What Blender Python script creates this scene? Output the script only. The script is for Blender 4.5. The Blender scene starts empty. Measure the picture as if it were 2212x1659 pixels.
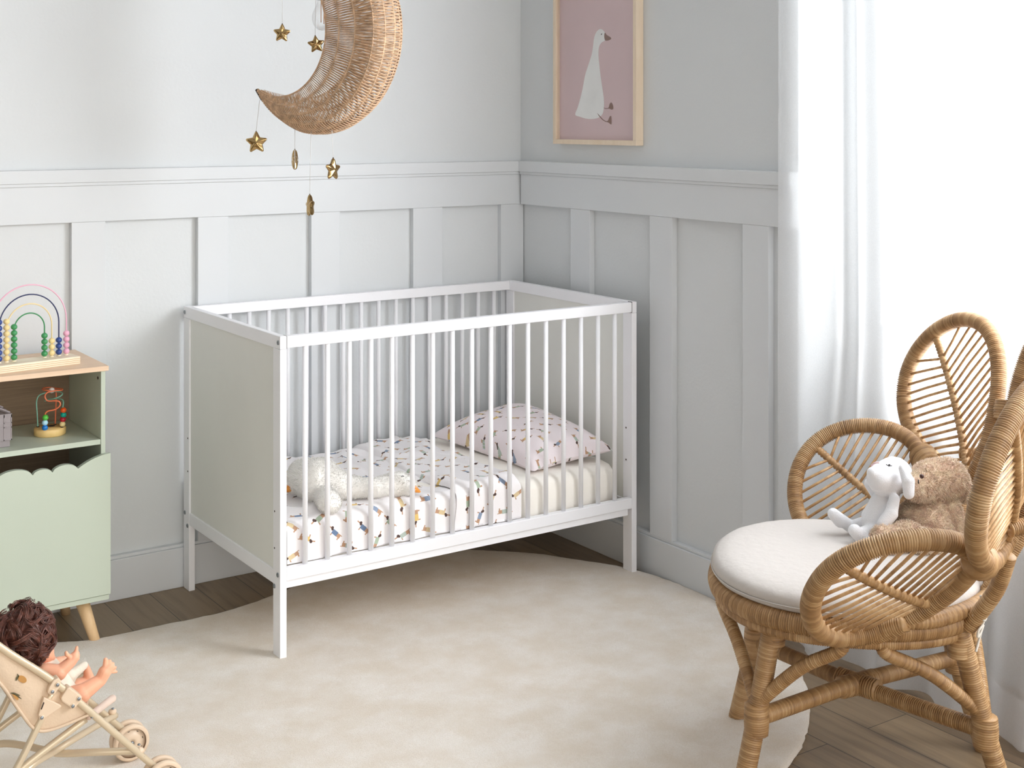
import bpy, bmesh, math, random
from mathutils import Vector, Matrix, noise
R = random.Random(7)
PI = math.pi
sc = bpy.context.scene
COL = sc.collection

# ---------------------------------------------------------------- camera
CAM = Vector((-2.8107, -4.0754, 1.4631)); YAW = 0.5984; FPX = 2881.67; PCX = 1109.41; HOR = 262.10
cd = bpy.data.cameras.new('camera'); cam = bpy.data.objects.new('camera', cd); COL.objects.link(cam)
cam.location = CAM; cam.rotation_euler = (PI/2, 0, -YAW)
cd.sensor_width = 36; cd.lens = FPX/2212*36
cd.shift_x = -(PCX-1106)/2212; cd.shift_y = -(829.5-HOR)/2212
cd.clip_start = .05; cd.clip_end = 60
sc.camera = cam
# ---------------------------------------------------------------- view, world, daylight
sc.view_settings.view_transform = 'Standard'; sc.view_settings.look = 'None'
sc.view_settings.gamma = 1; sc.view_settings.exposure = 0.09
try: sc.view_settings.use_curve_mapping = False
except Exception: pass
sc.cycles.max_bounces = 10; sc.cycles.diffuse_bounces = 5; sc.cycles.transparent_max_bounces = 16
sc.cycles.use_denoising = True; sc.cycles.sample_clamp_indirect = 6
w = bpy.data.worlds.new('daylight'); sc.world = w; w.use_nodes = True
wt = w.node_tree; bg = wt.nodes['Background']
# weak open-room daylight plus an added fill glow from behind the camera (-y)
tc = wt.nodes.new('ShaderNodeTexCoord'); dp = wt.nodes.new('ShaderNodeVectorMath'); dp.operation = 'DOT_PRODUCT'; dp.inputs[1].default_value = (.04, -.995, .09)
wt.links.new(tc.outputs['Generated'], dp.inputs[0])
wr_ = wt.nodes.new('ShaderNodeMapRange'); wr_.interpolation_type = 'SMOOTHSTEP'; wt.links.new(dp.outputs['Value'], wr_.inputs[0])
for k_, v_ in ((1, .60), (2, 1.0), (3, .27), (4, 2.8)): wr_.inputs[k_].default_value = v_
wt.links.new(wr_.outputs[0], bg.inputs[1]); bg.inputs[0].default_value = (1, .965, .90, 1)
def area(name, loc, direction, sx, sy, power, col=(1, 1, 1), shape='RECTANGLE'):
    l = bpy.data.lights.new(name, 'AREA'); l.shape = shape; l.size = sx; l.size_y = sy; l.energy = power; l.color = col
    o = bpy.data.objects.new(name, l); COL.objects.link(o); o.location = loc
    o.rotation_euler = Vector(direction).to_track_quat('-Z', 'Y').to_euler(); return o
# hazy low sun and the bright sky seen through the window
SUNDIR = Vector((-.60, .775, -.45)).normalized()
area('hazy_sun', Vector((0, -2.42, 1.5)) - SUNDIR*1.15, SUNDIR, .86, .86, 86, (.97, .985, 1), 'DISK')
area('window_sky', (.10, -2.47, 1.66), (-1, 0, 0), 1.50, 1.90, 50, (.90, .95, 1))

# ---------------------------------------------------------------- helpers
_f = Vector((math.sin(YAW), math.cos(YAW), 0)); _r = Vector((math.cos(YAW), -math.sin(YAW), 0)); _u = Vector((0, 0, 1))
def ray(u, v): return _f + _r*((u-PCX)/FPX) - _u*((v-HOR)/FPX)
def at_d(u, v, d): return CAM + ray(u, v)*d
def at_z(u, v, z): r = ray(u, v); return CAM + r*((z-CAM.z)/r.z)
def at_y(u, v, y): r = ray(u, v); return CAM + r*((y-CAM.y)/r.y)
def at_x(u, v, x): r = ray(u, v); return CAM + r*((x-CAM.x)/r.x)

class M:
    def __init__(s): s.v = []; s.f = []; s.uv = {}; s.mi = {}
    def add(s, vs, fs, uvs=None, mi=0):
        b = len(s.v); s.v += [tuple(p) for p in vs]
        for i, f in enumerate(fs):
            if mi: s.mi[len(s.f)] = mi
            s.f.append(tuple(b+k for k in f))
        if uvs:
            for i, t in enumerate(uvs): s.uv[b+i] = t
        return b
    def box(s, x0, x1, y0, y1, z0, z1, mi=0, mat=None):
        vs = [Vector((x, y, z)) for z in (z0, z1) for x, y in ((x0, y0), (x1, y0), (x1, y1), (x0, y1))]
        if mat: vs = [mat @ p for p in vs]
        s.add(vs, [(3, 2, 1, 0), (4, 5, 6, 7), (0, 1, 5, 4), (1, 2, 6, 5), (2, 3, 7, 6), (3, 0, 4, 7)], mi=mi)
    def rings(s, cs, n, close=False, cap=True, uvs=None, mi=0):
        # cs: list of lists of n points
        vs = [p for c in cs for p in c]; fs = []; m = len(cs)
        for i in range(m if close else m-1):
            a = i*n; b = ((i+1) % m)*n
            for k in range(n): fs.append((a+k, a+(k+1) % n, b+(k+1) % n, b+k))
        if cap and not close: fs.append(tuple(range(n-1, -1, -1))); fs.append(tuple((m-1)*n+k for k in range(n)))
        s.add(vs, fs, uvs, mi)
    def tube(s, pts, r, n=10, close=False, cap=True, mi=0, pitch=None, dep=.07, seg=None):
        pts = [Vector(p) for p in pts]
        if pitch:      # cane winding: resample and ripple the radius
            P = resample(pts, pitch/3, close); 
            if close: P = P[:len(P)//3*3]
        else: P = pts
        m = len(P); T = []
        for i in range(m):
            a = P[i-1] if (i > 0 or close) else P[i]; b = P[(i+1) % m] if (i < m-1 or close) else P[i]
            d = b-a; T.append(d.normalized() if d.length > 1e-9 else Vector((0, 0, 1)))
        up = Vector((0, 0, 1)) if abs(T[0].z) < .9 else Vector((1, 0, 0))
        N = (up - T[0]*up.dot(T[0])).normalized(); cs = []; uvs = []; L = 0
        for i in range(m):
            N = (N - T[i]*N.dot(T[i]))
            N = N.normalized() if N.length > 1e-6 else T[i].orthogonal().normalized()
            B = T[i].cross(N); rr = r(i/(m-1)) if callable(r) else r
            if pitch: rr *= (1+dep*.5 if i % 3 else 1-dep)
            if i: L += (P[i]-P[i-1]).length
            cs.append([P[i] + (N*math.cos(2*PI*k/n) + B*math.sin(2*PI*k/n))*rr for k in range(n)])
            uvs += [(((i+.5)/3 if pitch else L*100), k/n) for k in range(n)]
        s.rings(cs, n, close, cap, uvs, mi)
    def lathe(s, prof, c=(0, 0, 0), n=24, axis=None, mi=0):
        c = Vector(c); q = Vector(axis or (0, 0, 1)).to_track_quat('Z', 'Y')
        cs = [[c + q @ Vector((r*math.cos(2*PI*k/n), r*math.sin(2*PI*k/n), z)) for k in range(n)] for r, z in prof]
        s.rings(cs, n, mi=mi)
    def ball(s, c, r, n=12, sc3=(1, 1, 1), rot=None, mi=0):
        c = Vector(c); cs = []
        for j in range(1, n):
            a = PI*j/n
            ring = []
            for k in range(2*n):
                p = Vector((math.sin(a)*math.cos(PI*k/n)*sc3[0], math.sin(a)*math.sin(PI*k/n)*sc3[1], -math.cos(a)*sc3[2]))*r
                ring.append(c + (rot @ p if rot else p))
            cs.append(ring)
        b = Vector((0, 0, -r*sc3[2])); t = Vector((0, 0, r*sc3[2]))
        m = 2*n; vs = [p for q in cs for p in q]; fs = []
        for i in range(len(cs)-1):
            for k in range(m): fs.append((i*m+k, i*m+(k+1) % m, (i+1)*m+(k+1) % m, (i+1)*m+k))
        vs += [c+(rot @ b if rot else b), c+(rot @ t if rot else t)]; nb = len(vs)-2
        for k in range(m):
            fs.append((nb, (k+1) % m, k)); l = (len(cs)-1)*m; fs.append((nb+1, l+k, l+(k+1) % m))
        s.add(vs, fs, mi=mi)
    def cap2(s, a, b, ra, rb, n=14):   # tapered capsule
        a = Vector(a); b = Vector(b); d = (b-a); L = d.length; q = (d if L > 1e-6 else Vector((0, 0, 1))).to_track_quat('Z', 'Y')
        pr = []
        for i in range(6): t = -PI/2 + (PI/2)*(i+.3)/6; pr.append((ra*math.cos(t), ra*math.sin(t)))
        for i in range(6): t = (PI/2)*(i+.3)/6; pr.append((rb*math.cos(t), L+rb*math.sin(t)))
        cs = [[a + q @ Vector((r*math.cos(2*PI*k/n), r*math.sin(2*PI*k/n), z)) for k in range(n)] for r, z in pr]
        s.rings(cs, n)
    def prism(s, poly, fn, t, mi=0):   # fn(x, y, h) -> Vector
        n = len(poly); vs = [fn(x, y, 0) for x, y in poly] + [fn(x, y, t) for x, y in poly]
        fs = [tuple(range(n-1, -1, -1)), tuple(range(n, 2*n))] + [(i, (i+1) % n, n+(i+1) % n, n+i) for i in range(n)]
        s.add(vs, fs, mi=mi)
    def grid(s, nu, nv, fn, mi=0, uvf=None):
        vs = []; uv = []
        for i in range(nu+1):
            for j in range(nv+1):
                vs.append(fn(i/nu, j/nv)); uv.append(uvf(i/nu, j/nv) if uvf else (i/nu, j/nv))
        s.add(vs, [(i*(nv+1)+j, (i+1)*(nv+1)+j, (i+1)*(nv+1)+j+1, i*(nv+1)+j+1) for i in range(nu) for j in range(nv)], uv, mi)
    def build(s, name, mats, parent=None, smooth=True, bevel=0, solid=0, sub=0, angle=None, org=None):
        me = bpy.data.meshes.new(name)
        org = Vector(org) if org else Vector((0, 0, 0))
        off = Vector(parent['_o']) if parent and '_o' in parent else Vector((0, 0, 0))
        base = org - off
        me.from_pydata([tuple(Vector(p)-org) for p in s.v], [], s.f)
        if s.uv:
            ul = me.uv_layers.new(name='UVMap'); z = (0., 0.)
            ul.data.foreach_set('uv', [c for l in me.loops for c in s.uv.get(l.vertex_index, z)])
        for m in (mats if isinstance(mats, (list, tuple)) else [mats]): me.materials.append(m)
        for k, m in s.mi.items(): me.polygons[k].material_index = m
        if smooth: me.polygons.foreach_set('use_smooth', [True]*len(me.polygons))
        me.update()
        bm = bmesh.new(); bm.from_mesh(me); bmesh.ops.recalc_face_normals(bm, faces=bm.faces); bm.to_mesh(me); bm.free()
        if smooth and angle:
            try: me.set_sharp_from_angle(angle=angle)
            except Exception: pass
        o = bpy.data.objects.new(name, me); COL.objects.link(o); o.location = base
        if parent: o.parent = parent; o['_o'] = tuple(org)
        else: o['_o'] = tuple(org)
        if solid: md = o.modifiers.new('Solidify', 'SOLIDIFY'); md.thickness = solid; md.offset = 0
        if bevel: md = o.modifiers.new('Bevel', 'BEVEL'); md.width = bevel; md.segments = 2; md.limit_method = 'ANGLE'; md.angle_limit = .6
        if sub: md = o.modifiers.new('Subdivision', 'SUBSURF'); md.levels = sub; md.render_levels = sub
        return o
def resample(pts, step, close=False):
    P = [Vector(p) for p in pts]
    if close: P = P+[P[0]]
    L = [0]
    for a, b in zip(P, P[1:]): L.append(L[-1]+(b-a).length)
    n = max(2, int(round(L[-1]/step)))
    if close: n = max(3, n//3*3)
    out = []; k = 0
    for i in range(n if close else n+1):
        t = L[-1]*i/n
        while k < len(P)-2 and L[k+1] < t: k += 1
        s = (t-L[k])/max(1e-9, L[k+1]-L[k]); out.append(P[k].lerp(P[k+1], min(1, max(0, s))))
    return out
def spline(pts, n=8, close=False):
    P = [Vector(p) for p in pts]; m = len(P); out = []
    for i in range(m if close else m-1):
        p0 = P[i-1] if (i or close) else P[0]; p1 = P[i]; p2 = P[(i+1) % m]; p3 = P[(i+2) % m] if (close or i+2 < m) else P[-1]
        for k in range(n):
            t = k/n; out.append(.5*((2*p1)+(p2-p0)*t+(2*p0-5*p1+4*p2-p3)*t*t+(3*p1-p0-3*p2+p3)*t**3))
    if not close: out.append(P[-1])
    return out
def thing(name, label, cat, loc=(0, 0, 0), group=None):
    o = bpy.data.objects.new(name, None); COL.objects.link(o); o.location = loc; o['_o'] = tuple(loc); o.empty_display_size = .05
    return tag(o, label, cat, group)
def tag(o, label, cat, group=None):
    o['label'] = label; o['category'] = cat
    if group: o['group'] = group
    return o
def struct(o): o['kind'] = 'structure'; return o
def lab(o, t): o['label'] = t; return o
def fuse(m, name, mat, parent, voxel, smooth=2, fur=None, org=None):
    """voxel-fuse overlapping closed shapes into one continuous skin"""
    me = bpy.data.meshes.new('tmp'); me.from_pydata([tuple(p) for p in m.v], [], m.f)
    bm = bmesh.new(); bm.from_mesh(me); bmesh.ops.recalc_face_normals(bm, faces=bm.faces); bm.to_mesh(me); bm.free()
    o = bpy.data.objects.new('tmp', me); COL.objects.link(o)
    r = o.modifiers.new('r', 'REMESH'); r.mode = 'VOXEL'; r.voxel_size = voxel
    q = o.modifiers.new('s', 'SMOOTH'); q.factor = .6; q.iterations = smooth
    dg = bpy.context.evaluated_depsgraph_get(); ev = bpy.data.meshes.new_from_object(o.evaluated_get(dg))
    bpy.data.objects.remove(o)
    n = M(); n.v = [tuple(v.co) for v in ev.vertices]; n.f = [tuple(p.vertices) for p in ev.polygons]
    if fur:
        cnt, ln, wd, lay = fur
        nor = [v.normal.copy() for v in ev.vertices]; co = [v.co.copy() for v in ev.vertices]
        idx = list(range(len(co)))
        for _ in range(cnt):
            i = R.choice(idx); p = co[i]; nn = nor[i]
            d = (nn + Vector(lay) + Vector((R.gauss(0, .35), R.gauss(0, .35), R.gauss(0, .35)))).normalized()
            s = d.cross(nn)
            s = s.normalized() if s.length > 1e-4 else d.orthogonal().normalized()
            l = ln*R.uniform(.6, 1.3); e = p+d*l*.55+nn*l*.2; g = p+d*l
            n.add([p-s*wd-nn*wd, p+s*wd-nn*wd, p+nn*wd, e-s*wd*.8, e+s*wd*.8, e+nn*wd, g], [(0, 1, 4, 3), (1, 2, 5, 4), (2, 0, 3, 5), (3, 4, 6), (4, 5, 6), (5, 3, 6)])
    return n.build(name, mat, parent, org=org)

# ---------------------------------------------------------------- materials
def lin(c): return tuple(((x/255)/12.92 if x/255 <= .04045 else ((x/255+.055)/1.055)**2.4) for x in c[:3]) + (1,)
class NT:
    def __init__(s, name, rgb=(200, 200, 200), rough=.5, **k):
        s.m = bpy.data.materials.new(name); s.m.use_nodes = True; s.t = s.m.node_tree; s.n = s.t.nodes
        s.p = s.n['Principled BSDF']; s.p.inputs['Base Color'].default_value = lin(rgb); s.p.inputs['Roughness'].default_value = rough
        for a, b in k.items(): s.p.inputs[a.replace('_', ' ')].default_value = b
    def N(s, ty, ins=None, **k):
        o = s.n.new(ty)
        for a, b in k.items(): setattr(o, a, b)
        for a, b in (ins or {}).items():
            if isinstance(b, bpy.types.NodeSocket): s.t.links.new(b, o.inputs[a])
            else: o.inputs[a].default_value = b
        return o
    def link(s, a, b): s.t.links.new(a, b)
    def math(s, op, a, b=0, c=None):
        ins = {0: a, 1: b}
        if c is not None: ins[2] = c
        return s.N('ShaderNodeMath', ins, operation=op).outputs[0]
    def mix(s, f, a, b): 
        o = s.n.new('ShaderNodeMix'); o.data_type = 'RGBA'
        for i, x in ((0, f), (6, a), (7, b)):
            if isinstance(x, bpy.types.NodeSocket): s.t.links.new(x, o.inputs[i])
            else: o.inputs[i].default_value = x
        return o.outputs[2]
    def co(s, which='Object'): return s.N('ShaderNodeTexCoord').outputs[which]
    def noise(s, scale, vec=None, detail=4, rough=.5, out='Fac'):
        ins = {'Scale': scale, 'Detail': detail, 'Roughness': rough}
        o = s.N('ShaderNodeTexNoise', ins); 
        if vec is not None: s.link(vec, o.inputs['Vector'])
        return o.outputs[out]
    def mapv(s, vec, sc3): 
        o = s.N('ShaderNodeMapping'); s.link(vec, o.inputs[0]); o.inputs['Scale'].default_value = sc3; return o.outputs[0]
    def ramp(s, f, stops):
        o = s.N('ShaderNodeValToRGB'); s.link(f, o.inputs[0]); e = o.color_ramp.elements
        while len(e) < len(stops): e.new(.5)
        for i, (p, c) in enumerate(stops): e[i].position = p; e[i].color = lin(c) if max(c[:3]) > 1.01 else tuple(c[:3])+(1,)
        return o.outputs[0]
    def bump(s, h, dist=.001, st=1):
        o = s.N('ShaderNodeBump', {'Strength': st, 'Distance': dist}); s.link(h, o.inputs['Height']); s.link(o.outputs[0], s.p.inputs['Normal']); return o
    def col(s, c): s.link(c, s.p.inputs['Base Color'])
def plain(name, rgb, rough=.5, var=.03, scale=8, bump=0, bscale=400, **k):
    t = NT(name, rgb, rough, **k); v = t.co()
    a = tuple(max(0, c*(1-var)) for c in rgb); b = tuple(min(255, c*(1+var)) for c in rgb)
    t.col(t.ramp(t.noise(scale, v), [(.3, a), (.7, b)]))
    if bump: t.bump(t.noise(bscale, v, 2), bump)
    return t.m
MT = {}
MT['wall'] = plain('wall_paint', (217, 220, 222), .6, .006, 2, .0006, 90)
MT['trim'] = plain('trim_paint', (217, 220, 223), .45, .005, 3)
MT['white'] = plain('cot_white', (248, 248, 252), .35, .004, 5)
MT['panel'] = plain('cot_panel', (234, 234, 229), .5, .006, 5, .0002, 500)
MT['steel'] = plain('steel', (150, 155, 160), .3, .05, 20, Metallic=.9)
MT['hole'] = plain('dark_hole', (60, 45, 38), .8)
def floor_mat():
    t = NT('oak_floor', (110, 92, 75), .42); v = t.co()
    rot = t.N('ShaderNodeMapping'); t.link(v, rot.inputs[0]); rot.inputs['Rotation'].default_value = (0, 0, PI/2)
    rot.inputs['Location'].default_value = (.3, .015, 0)
    br = t.N('ShaderNodeTexBrick', {'Scale': 1.0, 'Mortar Size': .0011, 'Mortar Smooth': 0.0, 'Brick Width': 1.35, 'Row Height': .14, 'Bias': 0.0,
        'Color1': lin((124, 104, 82)), 'Color2': lin((146, 125, 98)), 'Mortar': lin((120, 100, 80))}, offset=.37)
    t.link(rot.outputs[0], br.inputs[0])
    g = t.noise(1, t.mapv(v, (45, 2.2, 1)), 6, .62)
    g2 = t.noise(1, t.mapv(v, (9, 1.2, 1)), 3, .6)
    c = t.mix(t.math('MULTIPLY', t.ramp(g, [(.45, (0, 0, 0)), (.75, (1, 1, 1))]), .55), br.outputs[0], lin((78, 62, 50)))
    c = t.mix(t.ramp(g2, [(.58, (0, 0, 0)), (.72, (.5, .5, .5))]), c, lin((66, 56, 50)))
    c = t.mix(t.math('MULTIPLY', t.math('GREATER_THAN', br.outputs['Fac'], .4), .85), c, lin((34, 26, 20)))
    t.col(c); t.bump(g, .0004); return t.m
MT['floor'] = floor_mat()
def rug_mat():
    t = NT('rug_wool', (216, 206, 190), .95, Sheen_Weight=.3); v = t.co()
    a = t.noise(9, v, 3, .6); b = t.noise(420, v, 3, .7); c = t.noise(1.6, v, 3)
    x = t.ramp(a, [(.35, (234, 221, 205)), (.65, (246, 238, 229))])
    x = t.mix(t.math('MULTIPLY', t.ramp(b, [(.36, (1, 1, 1)), (.58, (0, 0, 0))]), .40), x, lin((206, 190, 166)))
    t.col(x); b2 = t.noise(130, t.mapv(v, (1, 2.2, 1)), 3, .6); h = t.math('ADD', t.math('MULTIPLY', b, .75), t.math('ADD', t.math('MULTIPLY', a, .35), t.math('MULTIPLY', b2, .55))); t.bump(h, .006, .55); return t.m
MT['rug'] = rug_mat()
def sheer_mat():
    t = NT('sheer_voile', (240, 242, 245), .8); n = t.n; out = n['Material Output']
    tr = t.N('ShaderNodeBsdfTransparent', {0: (1, 1, 1, 1)}); tl = t.N('ShaderNodeBsdfTranslucent', {0: lin((252, 253, 255))})
    df = t.N('ShaderNodeBsdfDiffuse', {0: lin((240, 240, 240))})
    wv = t.noise(900, t.co(), 1); f = t.ramp(wv, [(.3, (.66, .66, .66)), (.7, (.78, .78, .78))])
    a = t.N('ShaderNodeMixShader', {0: .25}); t.link(tl.outputs[0], a.inputs[1]); t.link(df.outputs[0], a.inputs[2])
    b = t.N('ShaderNodeMixShader'); t.link(f, b.inputs[0]); t.link(tr.outputs[0], b.inputs[1]); t.link(a.outputs[0], b.inputs[2])
    t.link(b.outputs[0], out.inputs[0]); return t.m
MT['sheer'] = sheer_mat()
def glass_mat(name='window_glass', f=.06):
    t = NT(name, (255, 255, 255), .05); out = t.n['Material Output']
    tr = t.N('ShaderNodeBsdfTransparent', {0: (1, 1, 1, 1)}); gl = t.N('ShaderNodeBsdfGlossy', {'Roughness': .02})
    lw = t.N('ShaderNodeLayerWeight', {0: .25}); 
    a = t.N('ShaderNodeMixShader'); t.link(t.math('MULTIPLY', lw.outputs[1], f*6), a.inputs[0]); t.link(tr.outputs[0], a.inputs[1]); t.link(gl.outputs[0], a.inputs[2])
    t.link(a.outputs[0], out.inputs[0]); return t.m
MT['glass'] = glass_mat()
def wood_mat(name, c0, c1, sc3, rough=.5, dist=.0002):
    t = NT(name, c0, rough); v = t.co(); g = t.noise(1, t.mapv(v, sc3), 5, .6)
    t.col(t.ramp(g, [(.3, c0), (.7, c1)])); t.bump(g, dist); return t.m
MT['oak'] = wood_mat('light_oak_top', (222, 190, 158), (236, 208, 180), (3, 40, 40))
MT['beech'] = wood_mat('beech_leg', (222, 186, 140), (236, 204, 160), (60, 60, 6))
MT['ply'] = wood_mat('birch_ply', (238, 220, 192), (248, 234, 210), (3, 40, 4))
MT['frame'] = wood_mat('pale_frame_wood', (228, 208, 182), (238, 220, 198), (30, 30, 6))
MT['sage'] = plain('sage_lacquer', (192, 202, 186), .4, .006, 5)
MT['backboard'] = wood_mat('ribbed_backboard', (150, 128, 104), (126, 106, 86), (6, 30, 220), .7, .0006)
def cane_mat(name, c0, c1, c2, rough=.42):
    t = NT(name, c1, rough); uv = t.N('ShaderNodeUVMap').outputs[0]; s = t.N('ShaderNodeSeparateXYZ'); t.link(uv, s.inputs[0])
    fl = t.math('FLOOR', s.outputs[0]); wn = t.N('ShaderNodeTexWhiteNoise', noise_dimensions='1D'); t.link(fl, wn.inputs['W'])
    v = t.co(); g = t.noise(14, v, 4, .6); mx = t.math('ADD', t.math('MULTIPLY', wn.outputs[0], .30), t.math('MULTIPLY', g, .90))
    t.col(t.ramp(mx, [(.25, c0), (.6, c1), (.95, c2)])); return t.m
MT['cane'] = cane_mat('rattan_wrap', (132, 96, 60), (178, 139, 94), (212, 178, 134))
MT['spoke'] = cane_mat('rattan_cane', (168, 128, 84), (196, 156, 110), (218, 184, 140), .38)
def print_mat(name, base, scale):
    """little dachshunds in jumpers scattered over cotton"""
    t = NT(name, base, .85, Sheen_Weight=.15); uv = t.N('ShaderNodeUVMap').outputs[0]
    res = [lin(base)]
    for layer, off in enumerate(((0, 0, 0), (.5, .5, 0))):
        mp = t.N('ShaderNodeMapping'); t.link(uv, mp.inputs[0]); mp.inputs['Scale'].default_value = (scale, scale, 1); mp.inputs['Location'].default_value = off
        fl = t.N('ShaderNodeVectorMath', {0: mp.outputs[0]}, operation='FLOOR'); 
        off2 = t.N('ShaderNodeVectorMath', {0: fl.outputs[0], 1: (17.3*layer+3.1, 7.7*layer+1.3, 0)}, operation='ADD')
        wn = t.N('ShaderNodeTexWhiteNoise', noise_dimensions='2D'); t.link(off2.outputs[0], wn.inputs['Vector'])
        rs = t.N('ShaderNodeSeparateXYZ'); t.link(wn.outputs['Color'], rs.inputs[0])
        fr = t.N('ShaderNodeVectorMath', {0: mp.outputs[0], 1: fl.outputs[0]}, operation='SUBTRACT')
        ce = t.N('ShaderNodeVectorMath', {0: fr.outputs[0], 1: (.5, .5, 0)}, operation='SUBTRACT')
        ang = t.math('MULTIPLY', t.math('FLOOR', t.math('MULTIPLY', rs.outputs[0], 5.99)), 1.2)
        vr = t.N('ShaderNodeVectorRotate', rotation_type='Z_AXIS'); t.link(ce.outputs[0], vr.inputs[0]); t.link(ang, vr.inputs['Angle'])
        s = t.N('ShaderNodeSeparateXYZ'); t.link(vr.outputs[0], s.inputs[0]); x, y = s.outputs[0], s.outputs[1]
        def box(cx, cy, hx, hy):
            a = t.math('LESS_THAN', t.math('ABSOLUTE', t.math('SUBTRACT', x, cx)), hx)
            b = t.math('LESS_THAN', t.math('ABSOLUTE', t.math('SUBTRACT', y, cy)), hy); return t.math('MULTIPLY', a, b)
        def dot(cx, cy, r):
            dx = t.math('SUBTRACT', x, cx); dy = t.math('SUBTRACT', y, cy)
            return t.math('LESS_THAN', t.math('ADD', t.math('MULTIPLY', dx, dx), t.math('MULTIPLY', dy, dy)), r*r)
        orr = lambda *a: a[0] if len(a) == 1 else t.math('MAXIMUM', a[0], orr(*a[1:]))
        tan = orr(box(-.15, 0, .1, .062), box(-.21, -.06, .022, .07), box(.09, -.07, .02, .07), box(.26, .055, .06, .02), box(-.27, .05, .03, .012))
        jump = box(.0, 0.004, .11, .072); head = orr(dot(.175, .075, .05), dot(.145, .04, .04))
        jc = t.ramp(rs.outputs[1], [(.0, (106, 128, 160)), (.33, (172, 186, 164)), (.66, (228, 194, 118)), (1, (150, 166, 192))])
        t.n[jc.node.name].color_ramp.interpolation = 'CONSTANT'
        keep = t.math('LESS_THAN', rs.outputs[2], .86)
        st = t.math('LESS_THAN', t.math('FRACT', t.math('MULTIPLY', x, 26)), .3)
        jc = t.mix(t.math('MULTIPLY', st, t.math('GREATER_THAN', rs.outputs[2], .45)), jc, lin((196, 204, 214)))
        c = t.mix(t.math('MULTIPLY', tan, keep), res[-1], lin((190, 150, 120)))
        c = t.mix(t.math('MULTIPLY', jump, keep), c, jc)
        c = t.mix(t.math('MULTIPLY', head, keep), c, lin((84, 62, 56))); res.append(c)
    t.col(res[-1]); t.bump(t.noise(14, t.co(), 4, .6), .004, .6); return t.m
MT['print'] = print_mat('dachshund_cotton', (245, 241, 242), 11.5)
MT['print_pink'] = print_mat('dachshund_cotton_pink', (244, 233, 236), 11.5)
MT['sheet'] = plain('cream_jersey', (252, 247, 239), .85, .008, 6, .0015, 40)
# ---------------------------------------------------------------- room
m = M(); m.box(-6.2, .32, -6.2, .12, -.06, 0); struct(m.build('floor', MT['floor'], smooth=False))
m = M(); m.box(-6.2, .12, 0, .12, 0, 2.62); struct(m.build('wall_left', MT['wall'], smooth=False))
WY0, WY1, WZ0, WZ1 = -3.45, -1.52, .89, 2.42
NY = -1.392; NX = .20
m = M(); m.box(0, .32, NY, 0, 0, 2.62); m.box(0, .32, -3.75, -3.56, 0, 2.62); m.box(NX, .32, -3.56, NY, 0, WZ0); m.box(NX, .32, -3.56, NY, WZ1, 2.62); m.box(NX, .32, -3.56, WY0, WZ0, WZ1); m.box(NX, .32, WY1, NY, WZ0, WZ1)
struct(m.build('wall_right', MT['wall'], smooth=False))
m = M(); m.box(-6.2, .32, -4.5, .12, 2.62, 2.68); struct(m.build('ceiling', MT['wall'], smooth=False))
m = M()
for a, b, c, d in ((WY0, WY1, WZ0, WZ0+.05), (WY0, WY1, WZ1-.05, WZ1), (WY0, WY0+.05, WZ0, WZ1), (WY1-.05, WY1, WZ0, WZ1)): m.box(.24, .29, a, b, c, d)
win = struct(m.build('window_1', MT['trim'], smooth=False, bevel=.003))
m = M(); m.box(.262, .266, WY0+.05, WY1-.05, WZ0+.05, WZ1-.05); m.build('pane', MT['glass'], win, smooth=False)
m = M(); m.box(NX-.02, .24, WY0, WY1, WZ0-.012, WZ0+.004); m.build('window_sill', MT['trim'], win, smooth=False, bevel=.003)
# panelling: cap rail, moulding, wide rail and upright boards
n = 0
def trim(fn):
    global n
    n += 1; m = M(); fn(m); return struct(m.build('trim_%d' % n, MT['trim'], smooth=False, bevel=.0015))
XL = -6.2; YE = NY
trim(lambda m: (m.box(XL, 0, -.034, 0, 1.279, 1.318), m.box(XL, 0, -.029, 0, 1.269, 1.279), m.box(XL, 0, -.024, 0, 1.159, 1.269)))
trim(lambda m: (m.box(-.034, 0, YE, -.034, 1.279, 1.318), m.box(-.029, 0, YE, -.034, 1.269, 1.279), m.box(-.024, 0, YE, -.034, 1.159, 1.269)))
for a, b in ((-.103, -.003), (-.472, -.352), (-.863, -.757), (-1.257, -1.155), (-1.652, -1.550), (-2.05, -1.948), (-2.45, -2.348), (-2.85, -2.748), (-3.25, -3.148)):
    trim(lambda m: m.box(a, b, -.0225, 0, .132, 1.159))
for a, b in ((-.448, -.338), (-.874, -.765), (-1.297, -1.19)): trim(lambda m: m.box(-.0225, 0, a, b, .132, 1.159))
m = M(); m.box(XL, 0, -.026, 0, 0, .124); m.box(XL, 0, -.020, 0, .124, .134); struct(m.build('baseboard_left', MT['trim'], smooth=False, bevel=.002))
m = M(); m.box(-.026, 0, NY, -.026, 0, .124); m.box(-.020, 0, NY, -.026, .124, .134); struct(m.build('baseboard_right', MT['trim'], smooth=False, bevel=.002))
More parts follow.
